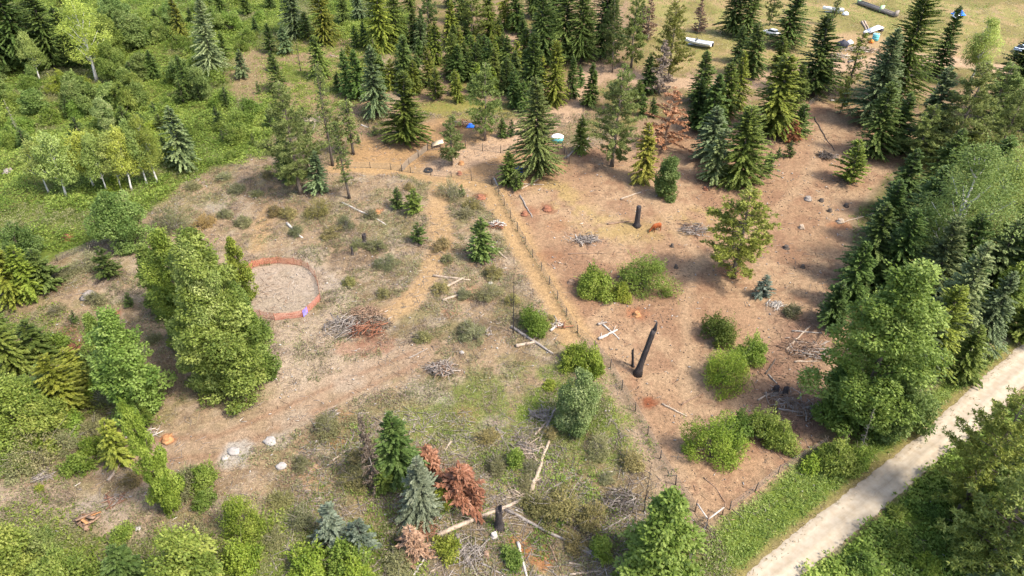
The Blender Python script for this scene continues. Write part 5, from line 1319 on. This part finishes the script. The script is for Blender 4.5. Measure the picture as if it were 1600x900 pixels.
def boat(px, py, L, W, rz, label, motor=False):
    p = G(px, py); e = empty("motorboat" if motor else "small_boat", p, label, "boat", None, rz); n = 12; k = 13; rings = []; inn = []
    for s in np.linspace(0, 1, n):
        w = W/2*(1-max(0, (s-.45)/.55)**2.2)+.02; z0 = .35+.3*s**3; a = np.linspace(0, math.pi, k)
        rings.append(np.stack((np.full(k, (s-.5)*L), -np.cos(a)*w, z0+.75-np.sin(a)**.7*(.75)+.12*s), 1))
    V = np.array(rings).reshape(-1, 3); i = np.arange(n-1)[:, None]*k; j = np.arange(k-1)[None]; Q = np.stack((i+j, i+j+1, i+k+j+1, i+k+j), -1).reshape(-1, 4)
    MB().add(V, Q).add(V[:k], None, [(0, q, q+1) for q in range(1, k-1)]).obj("hull", M['white'], e, True)
    dk = MB(); 
    for s0, s1 in ((0, .22), (.55, 1.0)):
        ss = np.linspace(s0, s1, 7); w = np.array([W/2*(1-max(0, (s-.45)/.55)**2.2)+.02 for s in ss]); z = .35+.3*ss**3+.76+.12*ss
        L1 = np.stack(((ss-.5)*L, -w, z), 1); R1 = np.stack(((ss-.5)*L, w, z), 1); C1 = np.stack(((ss-.5)*L, w*0, z+.12*(w > .1)), 1); V = np.concatenate((L1, C1, R1)); q = np.arange(6)
        dk.add(V, np.concatenate((np.stack((q, q+1, 7+q+1, 7+q), 1), np.stack((7+q, 7+q+1, 14+q+1, 14+q), 1))))
    dk.obj("deck", M['white'], e); MB().box((-.12*L, 0, .55), (L*.5, W*.72, .1)).obj("floor", M['dark'], e)
    for sx in (-.2, -.02):
        for sy in (-.22, .22): MB().box((sx*L, sy*W, .8), (.45, .4, .45)).obj("seat", M['white' if motor else 'dark'], e)
    if motor:
        MB().box((.07*L, 0, 1.45), (.05, W*.8, .5), 0, -.5).obj("windshield", M['glass'], e); MB().box((-.53*L, 0, .8), (.35, .4, .9), 0, .1, None, .7).obj("outboard_motor", M['dark'], e)
    MB().box((0, 0, .2), (L*.7, W*.3, .14)).obj("cradle", M['metal'], e)
    return e
boat(1090, 72, 6.6, 2.6, math.pi-.55, "white open motorboat on the grass behind olive pine", True)
boat(1300, 20, 5.2, 1.9, math.pi-.25, "white small boat lying on the far field")
def car(px, py, rz, label, col):
    p = G(px, py); e = empty("parked_car", p, label, "car", "vehicles parked by the far track", rz)
    def prof(pts, w0, w1):
        a = np.array(pts); r = []
        for y, f in ((-w1, .93), (-w0, 1), (w0, 1), (w1, .93)): r.append(np.stack((a[:, 0]*f, np.full(len(a), y), a[:, 1]), 1))
        return r
    MB().loft(prof([(-2.1,.35),(-2.2,.75),(-1.9,.95),(1.0,.98),(2.1,.78),(2.2,.4),(1.9,.28),(-1.9,.28)], .78, .88)).obj("body", M[col], e)
    MB().loft(prof([(-1.7,.95),(-1.25,1.42),(.3,1.42),(1.0,.97)], .58, .70)).obj("window", M['glass'], e)
    MB().box((-.45, 0, 1.44), (1.45, 1.22, .07)).obj("roof", M[col], e)
    for sx in (-1.35, 1.35):
        for sy in (-.8, .8):
            V, Q = ring_tube(.22, .12, 16, 8); w = MB().add(V[:, (0, 2, 1)]+(sx, sy, .33), Q).obj("wheel", M['tyre'], e, True)
            c_ = np.arange(12)*2*math.pi/12; MB().loft([np.stack((.2*np.cos(c_), np.full(12, q), .2*np.sin(c_)), 1)+(sx, sy, .33) for q in (-.05, .05)]).obj("rim", M['metal'], w)
    for sy in (-.6, .6): MB().box((2.15, sy, .68), (.1, .32, .14)).obj("headlight", M['glass'], e)
M['silver'] = fabric("pale_blue_paint", (190,205,225), (205,218,235))
car(1204, 55, 2.2, "white car parked behind the round topped fir", 'white')
car(1597, 80, .4, "pale blue car parked at the right frame edge", 'silver')
# timber trough in the far field
a, b = G(1341, 6), G(1399, 27); L = np.linalg.norm((b-a)[:2]); rz = math.atan2(b[1]-a[1], b[0]-a[0]); e = empty("timber_trough", (a+b)/2, "long grey timber trough with green end post on the far field", "trough", None, rz)
e.rotation_euler = (0, -math.asin((b-a)[2]/np.linalg.norm(b-a)), rz)
for sy in (-.55, .55): MB().box((0, sy, .55), (L, .14, .75)).obj("side_beam", M['greywood'], e)
MB().box((0, 0, .28), (L*.99, .95, .1)).obj("floor", M['darkbark'], e)
for sx, m in ((-.5, 'greenpost'), (.12, 'greenpost'), (.5, 'greywood')):
    if m not in M: M[m] = fabric("pale_green_paint", (170,205,150), (185,215,165))
    MB().box((sx*L, 0, .9), (.3, 1.3, 1.5)).obj("post", M[m], e)
def bag(px, py, r, mat, label, name="sack", cat="sack", flat=.8):
    th = np.arange(14)*2*math.pi/14; rg = 1+TR.normal(0, .1, 14); rings = []
    for z, f in ((0, .8), (.25, 1.05), (.6, 1.0), (.85, .7), (.97, .3), (1.1, .22)):
        rr = r*f*rg*(1+TR.normal(0, .06, 14)); rings.append(np.stack((np.cos(th)*rr, np.sin(th)*rr*.85, np.full(14, z*r*flat*1.6)), 1))
    o = MB().loft(rings).obj(name, M[mat], None, True); o.location = G(px, py); tag(o, label, cat)
bag(1316, 74, 1.25, 'dark', "big dark sack in the junk yard scrap"); bag(1327, 70, .8, 'white', "white sack right beside the big dark one"); bag(1376, 49, .6, 'dark', "small dark sack right of the white sheet")
bag(825, 213, .55, 'white', "white bag behind the big grey green spruce"); bag(1361, 67, .6, 'orangeplastic', "orange sack left of the blue green barrel"); bag(1493, 29, .9, 'white', "white sack under the blue tarp on the far field"); bag(1352, 52, .5, 'white', "small white sack left of the white sheet"); bag(1321, 24, .7, 'white', "white sack beside the small boat")
def tarp(px, py, s, label):
    n = 12; g = np.linspace(-1, 1, n); X, Y = np.meshgrid(g, g); H = .9*np.exp(-(X**2+Y**2)*1.4)+.22*(vnoise(X*3+px, Y*3, 9)-.2)+.12
    H *= (1-.85*np.maximum(abs(X), abs(Y))**4); V = np.stack((X*s, Y*s*.8, H*s*.8), -1).reshape(-1, 3); i = np.arange(n-1)[:, None]*n; j = np.arange(n-1)[None]
    o = MB().add(V, np.stack((i+j, i+j+1, i+n+j+1, i+n+j), -1).reshape(-1, 4)).obj("tarp", M['bluetarp'], None, True); o.location = G(px, py)+(0, 0, .02); tag(o, label, "tarp")
tarp(1497, 23, 1.5, "bright blue crumpled tarp on the far field"); tarp(735, 198, .8, "blue crumpled tarp at the pinkish scrap heap")
pile(722, 196, 2.4, .9, 110, [('brownwood', .5, (0, 0)), ('redwood', .25, (0, .4)), ('greywood', .3, (-.4, 0))], "pinkish scrap wood heap behind the small yard", (.8, 2.0), .08)
pile(1345, 78, 4.5, .5, 110, [('palewood', .6, (0, 0)), ('brownwood', .2, (2.5, 0)), ('whitewood', .2, (-2, 0))], "scattered scrap timber in the junk yard", (1.5, 4.0), .10, cat="timber heap")
pile(1306, 88, 3.0, .4, 60, [('palewood', .7, (0, 0)), ('whitewood', .3, (0, 0))], "pale timber heap left of the slim olive pine", (1.5, 4.0), .10, cat="timber heap")
pile(1445, 103, 2.0, .5, 40, [('palewood', 1, (0, 0))], "pale timber heap at the foot of the massive olive fir", (1.2, 3.0), .10, cat="timber heap")
for (x1, y1, x2, y2), lb in zip(((1346,35,1356,52), (1350,34,1359,50)), ("longer pale beam lying above the scrap timber", "second pale beam touching the longer one")):
    log(x1, y1, x2, y2, .5, 'palewood', lb, "sawn beams", "timber_beam", 0)
log(1325, 98, 1352, 90, .6, 'greywood', "grey beam at the far track below the scrap timber", "sawn beams", "timber_beam", 0)

# ------------------------------------------------------------------ the brown calf, grazing with its head low
p = G(1025, 361); e = empty("calf", p, "reddish brown calf grazing below the smaller burnt snag", "cow", None, 2.55)
e.rotation_euler.z = 3.6
M['hide'] = solid("reddish_brown_hide", tuple(np.array(lin((120,62,30)))*.8), tuple(np.array(lin((170,92,46)))*.8), .8, 1.5, (1,1,1), .2, .1)
prof_ = [(-.78,.98,.10,.12),(-.72,.98,.25,.27),(-.45,.97,.31,.36),(-.05,.93,.32,.40),(.30,.95,.29,.38),(.52,.98,.23,.33),(.72,.90,.16,.24),(.92,.70,.12,.17),(1.05,.50,.11,.14),(1.14,.38,.12,.13),(1.22,.24,.085,.10),(1.27,.12,.06,.07),(1.28,.08,.03,.03)]
th = np.arange(14)*2*math.pi/14; rings = []
for i, (x, z, w, h) in enumerate(prof_):
    tl = 0 if x < .5 else min(1.1, (x-.5)*1.9); rings.append(np.stack((x+np.sin(th)*h*math.sin(tl), np.cos(th)*w, z+np.sin(th)*h*math.cos(tl)), 1))
body = MB().loft(rings)
def leg(x, y, hind):
    pts = [(x, y, .85), (x+(.10 if hind else 0), y*1.05, .62), (x-(.10 if hind else -.01), y*1.05, .36), (x-(.04 if hind else 0), y*1.05, .10), (x-(.02 if hind else -.02), y*1.05, 0)]
    body.tube(pts, (.15 if hind else .12, .10, .055, .048, .06), 8)
for x, hd in ((-.58, True), (.42, False)):
    for y in (-.19, .19): leg(x, y, hd)
body.tube([(-.78, 0, 1.12), (-.88, .02, .9), (-.86, .03, .55), (-.85, .03, .42)], (.035, .025, .02, .045), 6)
for y in (-1, 1): body.tube([(1.02, y*.09, .52), (1.04, y*.2, .55), (1.06, y*.30, .50)], (.03, .055, .015), 6)
bo = body.obj("body", M['hide'], e, True)
for y in (-1, 1):
    MB().box((1.17, y*.105, .34), (.04, .03, .04)).obj("eye", M['dark'], e)
MB().tube([(1.255, 0, .15), (1.285, 0, .075)], (.062, .04), 8).obj("muzzle", M['dark'], e)
# ------------------------------------------------------------------ what nobody could count: undergrowth, grass, dry grass, twigs, clods
SR = np.random.default_rng(4)
def scatter(n, box):
    return SR.uniform(box[0], box[1], n), SR.uniform(box[2], box[3], n)
def ground_z(x, y): return terr(x, y)
CLEAR = [P2([(1050,990),(1165,900),(1200,866),(1330,764),(1440,679),(1523,601),(1600,534),(1760,395),(1800,430),(1600,602),(1533,673),(1463,720),(1413,768),(1333,833),(1253,900),(1120,1010)])]
def tufts(name, mat, x, y, hgt, blades, ln, wd, spread, flat=.55, zoff=None, label=None):
    n = len(x); z = ground_z(x, y)+(0 if zoff is None else zoff); b = np.repeat(np.arange(n), blades); m = len(b)
    hv = np.broadcast_to(hgt, n)[b]
    P = np.stack((x[b]+SR.normal(0, spread, m), y[b]+SR.normal(0, spread, m), z[b]+hv*SR.random(m)*.8-.02), 1)
    D = np.stack((SR.normal(0, 1, m), SR.normal(0, 1, m), np.abs(SR.normal(flat, .4, m))), 1)
    t = np.clip(.5+.55*(fbm(x*.25, y*.25, 19)-.5)*2+SR.normal(0, .14, n), 0, 1)
    roll = np.stack((SR.normal(0, .6, m), SR.normal(0, .6, m), np.ones(m)), 1)
    mb = MB().kites(P, D, ln*SR.uniform(.6, 1.4, m), wd*SR.uniform(.6, 1.4, m), SR, np.clip(t[b]+SR.normal(0, .16, m), 0, 1), roll)
    o = mb.obj(name, M[mat]); return tag(o, kind="stuff", label=label)
def dense(zones, n, box, thr=.5):
    x, y = scatter(n, box); w = np.zeros(n)
    for k, a in zones: w = np.maximum(w, Z[k].w(x, y)*a)
    for k in ('track',): pass
    ok = SR.random(n) < w; return x[ok], y[ok]
def lumps(x, y, s, seed): return sstep(.40, .75, fbm(x*s, y*s, seed, 3))
# bright waist-high brush on the far left slope
x, y = dense([('brush', 1)], 110000, (-175, -15, 85, 260)); g = Z['brushgap'].w(x, y) < SR.random(len(x)); x, y = x[g], y[g]
l = lumps(x, y, .2, 201); sel = fbm(x*.13+7, y*.13, 220, 3)+SR.normal(0, .03, len(x)); hb = .25+1.9*l**1.5; a1, a2, a3 = sel < .50, (sel >= .50) & (sel < .60), sel >= .60
tufts("undergrowth", 'brush', x[a1], y[a1], hb[a1], 9, .36, .20, .36, .4, label="bright green waist high brush covering the far left slope")
tufts("undergrowth", 'bush', x[a2], y[a2], hb[a2]*1.5, 10, .30, .17, .36, .4, label="darker green brush in patches over the far left slope")
tufts("undergrowth", 'scrub', x[a3], y[a3], hb[a3]*.7, 8, .36, .10, .36, .7, label="olive dry weeds in patches over the far left slope")
# brush below the road and on the verge
x, y = dense([('rightlow', 1)], 26000, (18, 110, 22, 90)); l = lumps(x, y, .3, 202)
tufts("undergrowth", 'brush', x, y, .2+1.2*l, 12, .32, .18, .26, .35, label="green brush below the gravel road")
x, y = dense([('verge', 1)], 42000, (15, 90, 25, 95)); far = Z['roadside'].w(x, y) < .4; x, y = x[far], y[far]
tufts("grass", 'grass', x, y, .10+.4*lumps(x, y, .3, 203), 8, .34, .09, .20, .6, label="long green grass on the road verge")
x, y = dense([('roadside', 1)], 16000, (15, 95, 25, 95)); tufts("dry_grass", 'straw', x, y, .08, 5, .24, .06, .18, .9, label="dry tan grass along the road edge")
x, y = dense([('leftlow', .55), ('bottom', .9)], 22000, (-75, 10, 28, 90)); tufts("undergrowth", 'bush', x, y, .12+.7*lumps(x, y, .3, 204), 8, .30, .16, .25, .4, label="low green growth on the lower left slope")
x, y = dense([('rightwood', .8)], 16000, (25, 140, 50, 150)); tufts("undergrowth", 'bush', x, y, .12+.6*lumps(x, y, .3, 205), 7, .34, .18, .28, .4, label="low green growth under the roadside stand")
x, y = dense([('grass', .55), ('grasscore', .9)], 60000, (-22, 24, 38, 82)); k = fbm(x*.35, y*.35, 23) > .37; x, y = x[k], y[k]
gc = Z['grasscore'].w(x, y) > .4; tufts("grass", 'brush', x[gc], y[gc], .06, 7, .20, .07, .20, .45, label="bright green grass in the middle of the patch"); x, y = x[~gc], y[~gc]
tufts("grass", 'grass', x, y, .05, 6, .20, .05, .20, .5, label="short green grass patch left of the diagonal fence")
# thin weeds and dry grass through the clearing
x, y = scatter(120000, (-75, 20, 28, 130)); ok = (Z['paddock'].w(x, y) < .3) & (Z['path'].w(x, y) < .4) & (Z['yard'].w(x, y) < .5) & (Z['brush'].w(x, y) < .5) & (Z['pen'].w(x, y) < .3) & (Z['pathc'].w(x, y) < .5) & (Z['track'].w(x, y) < .5)& (Z['pathb'].w(x, y) < .5)
x0_, y0_, ok0_ = x, y, ok; f = fbm(x*.28, y*.28, 210); a = ok & (f > .505) & (SR.random(len(x)) < .6); b_ = ok & (f < .52) & (SR.random(len(x)) < .5)
tufts("weeds", 'scrub', x[a], y[a], .10+.40*sstep(.48, .68, f[a]), 6, .22, .10, .20, .5, label="thin dull green weeds through the clearing")
tufts("dry_grass", 'straw', x[b_], y[b_], .05, 4, .24, .05, .22, .5, label="thin dry grass through the clearing")
x, y = dense([('belt', .45), ('field', .6), ('brushgap', .8)], 70000, (-75, 190, 100, 250)); k = (Z['fartrack'].w(x, y)+Z['fartrackb'].w(x, y)+Z['skidb'].w(x, y)+Z['yard'].w(x, y)+Z['paddock'].w(x, y)+Z['junk'].w(x, y) < .4); x, y = x[k], y[k]; f = fbm(x*.2, y*.2, 211); k = f > .46; tufts("dry_grass", 'straw', x[~k], y[~k], .08, 4, .42, .10, .3, .5, label="tawny grass on the far field")
x2, y2 = dense([('upgreen', .8)], 30000, (-70, 0, 110, 230)); k2 = fbm(x2*.3, y2*.3, 23) > .42; tufts("grass", 'brush', x2[k2], y2[k2], .25, 6, .34, .14, .3, .6, label="green grass between the far left trees")
tufts("grass", 'grass', x[k], y[k], .15, 4, .42, .11, .3, .5, label="olive grass on the far field")
x, y = x0_, y0_; f = fbm(x*.45+40, y*.45, 215); a = ok0_ & (f > .53) & (SR.random(len(x)) < .55)
tufts("dry_brush", 'brownleaf', x[a], y[a], .08+.3*sstep(.53, .68, f[a]), 8, .28, .05, .2, .8, label="dry brown twiggy brush in the clearing")
x, y = dense([('midlow', .8)], 16000, (-25, 24, 26, 62)); f = fbm(x*.3, y*.3, 216); k = f > .5; x, y = x[k], y[k]
tufts("weeds", 'bush', x, y, .08+.5*sstep(.5, .7, f[k]), 7, .24, .10, .2, .6, label="green weeds among the fallen logs")
# low weeds along the foot of the fences
W = along(P2([(770,289),(800,345),(850,430),(885,495),(905,525),(945,560),(962,592),(1000,655),(1030,715),(1060,765),(1086,800),(1103,826),(1060,915)]), .2); k = (SR.random(len(W)) < .6) & (fbm(W[:, 0]*.4, W[:, 1]*.4, 8) > .28); W = W[k]
tufts("weeds", 'scrub', W[:, 0]+SR.normal(0, .12, len(W)), W[:, 1]+SR.normal(0, .12, len(W)), .16, 6, .20, .08, .12, .7, label="weeds along the foot of the diagonal fence")
# twigs and bark litter
def litter(name, n, box, cond, mats, ln, dia, label):
    x, y = scatter(n, box); k = cond(x, y); x, y = x[k], y[k]; z = ground_z(x, y); n = len(x); a = SR.uniform(0, 6.28, n); l = SR.uniform(*ln, n)
    D = np.stack((np.cos(a), np.sin(a), SR.normal(0, .12, n)), 1); S = np.stack((-np.sin(a), np.cos(a), np.zeros(n)), 1); d = dia*SR.uniform(.5, 1.4, n)
    c = np.stack((x, y, z+.05), 1); e0, e1 = c-D*l[:, None]/2, c+D*l[:, None]/2; up = np.array((0, 0, 1.0)); d = d[:, None]
    V = np.stack((e0-S*d, e0+S*d, e0+up*d*1.5, e1-S*d*.6, e1+S*d*.6, e1+up*d*.9), 1).reshape(-1, 3); i = np.arange(n)[:, None]*6
    Q = np.concatenate((i+np.array((0, 3, 5, 2)), i+np.array((2, 5, 4, 1)), i+np.array((0, 1, 4, 3)))); T = np.concatenate((i+np.array((0, 2, 1)), i+np.array((3, 4, 5))))
    tone = np.clip(SR.normal(.5, .25, n), 0, 1); mb = MB(); mb.add(V, Q, None, np.tile(tone, 3)); mb.t = [T]; mb.tt = [np.tile(tone, 2)]
    tag(mb.obj(name, M[mats]), kind="stuff", label=label)
clr = lambda thr, s: (lambda x, y: (Z['brush'].w(x, y) < .4) & (Z['paddock'].w(x, y)*.8 < SR.random(len(x))) & (Z['path'].w(x, y) < .5) & (near_r(x, y) > 4.5) & (fbm(x*s, y*s, 301) > thr))
def near_r(x, y): return polyline_dist(x, y, road_line)
litter("twigs", 15000, (-75, 45, 28, 120), clr(.52, .22), 'greywood', (.3, 1.5), .022, "grey twigs scattered over the clearing and paddock")
litter("twigs", 12000, (-75, 45, 28, 120), clr(.50, .17), 'brownwood', (.3, 1.3), .022, "brown twigs scattered over the clearing and paddock")
litter("wood_chips", 2600, (-60, 60, 28, 110), clr(.50, .3), 'whitewood', (.2, .8), .035, "pale wood chips scattered over the clearing")
litter("twigs", 3200, (28, 62, 45, 92), lambda x, y: Z['shadedsoil'].w(x, y) > .4, 'brownwood', (.4, 2.0), .03, "slash scattered at the foot of the roadside stand")
litter("twigs", 6500, (-22, 22, 28, 56), lambda x, y: (near_r(x, y) > 5) & (Z['paddock'].w(x, y) < .1) & (Z['pathc'].w(x, y) < .3) & (fbm(x*.2, y*.2, 77) > .42), 'greywood', (.5, 2.8), .035, "pale slash scattered around the long logs")
litter("stones", 2600, (-60, 60, 30, 120), lambda x, y: (Z['brush'].w(x, y) < .4) & (near_r(x, y) > 3.4) & (fbm(x*.3, y*.3, 333) > .48), 'rock', (.08, .34), .08, "small pale stones scattered over bare soil")
litter("soil_clods", 14000, (-20, 75, 35, 125), lambda x, y: (Z['paddock'].w(x, y) > .6) & (fbm(x*.4, y*.4, 303) > .5), 'clod', (.06, .26), .055, "small dark clods over the paddock soil")

# ------------------------------------------------------------------ light, sky, camera
w = bpy.data.worlds.new("World"); scene.world = w; w.use_nodes = True
nt = w.node_tree; nt.nodes.clear(); out = nt.nodes.new("ShaderNodeOutputWorld"); bg = nt.nodes.new("ShaderNodeBackground"); sk = nt.nodes.new("ShaderNodeTexSky")
SUN = Vector((.80, -.42, 1.18)).normalized()
sk.sky_type = 'NISHITA'; sk.dust_density = 2.5; sk.air_density = 0.9; sk.sun_disc = False; sk.sun_elevation = math.asin(SUN.z); sk.sun_rotation = math.atan2(SUN.x, SUN.y)
bg.inputs["Strength"].default_value = 0.15
nt.links.new(sk.outputs[0], bg.inputs[0]); nt.links.new(bg.outputs[0], out.inputs[0])
ld = bpy.data.lights.new("sun", 'SUN'); ld.energy = 2.1; ld.angle = rad(8); ld.color = (1, .955, .87)
so = bpy.data.objects.new("sun", ld); COL.objects.link(so); so.rotation_euler = SUN.to_track_quat('Z', 'Y').to_euler()
cd = bpy.data.cameras.new("camera"); cd.sensor_width = 36; cd.lens = 36*FOC/1600; cd.clip_start = .5; cd.clip_end = 8000
co = bpy.data.objects.new("camera", cd); COL.objects.link(co); co.location = (0, 0, CAMZ); co.rotation_euler = (math.pi/2-PITCH, 0, 0); scene.camera = co
vs = scene.view_settings; vs.view_transform = 'Standard'; vs.look = 'None'; vs.gamma = 1; vs.use_curve_mapping = False; vs.exposure = 1.68
cy = scene.cycles
cy.max_bounces = 5; cy.diffuse_bounces = 3; cy.transmission_bounces = 3; cy.transparent_max_bounces = 12; cy.glossy_bounces = 1
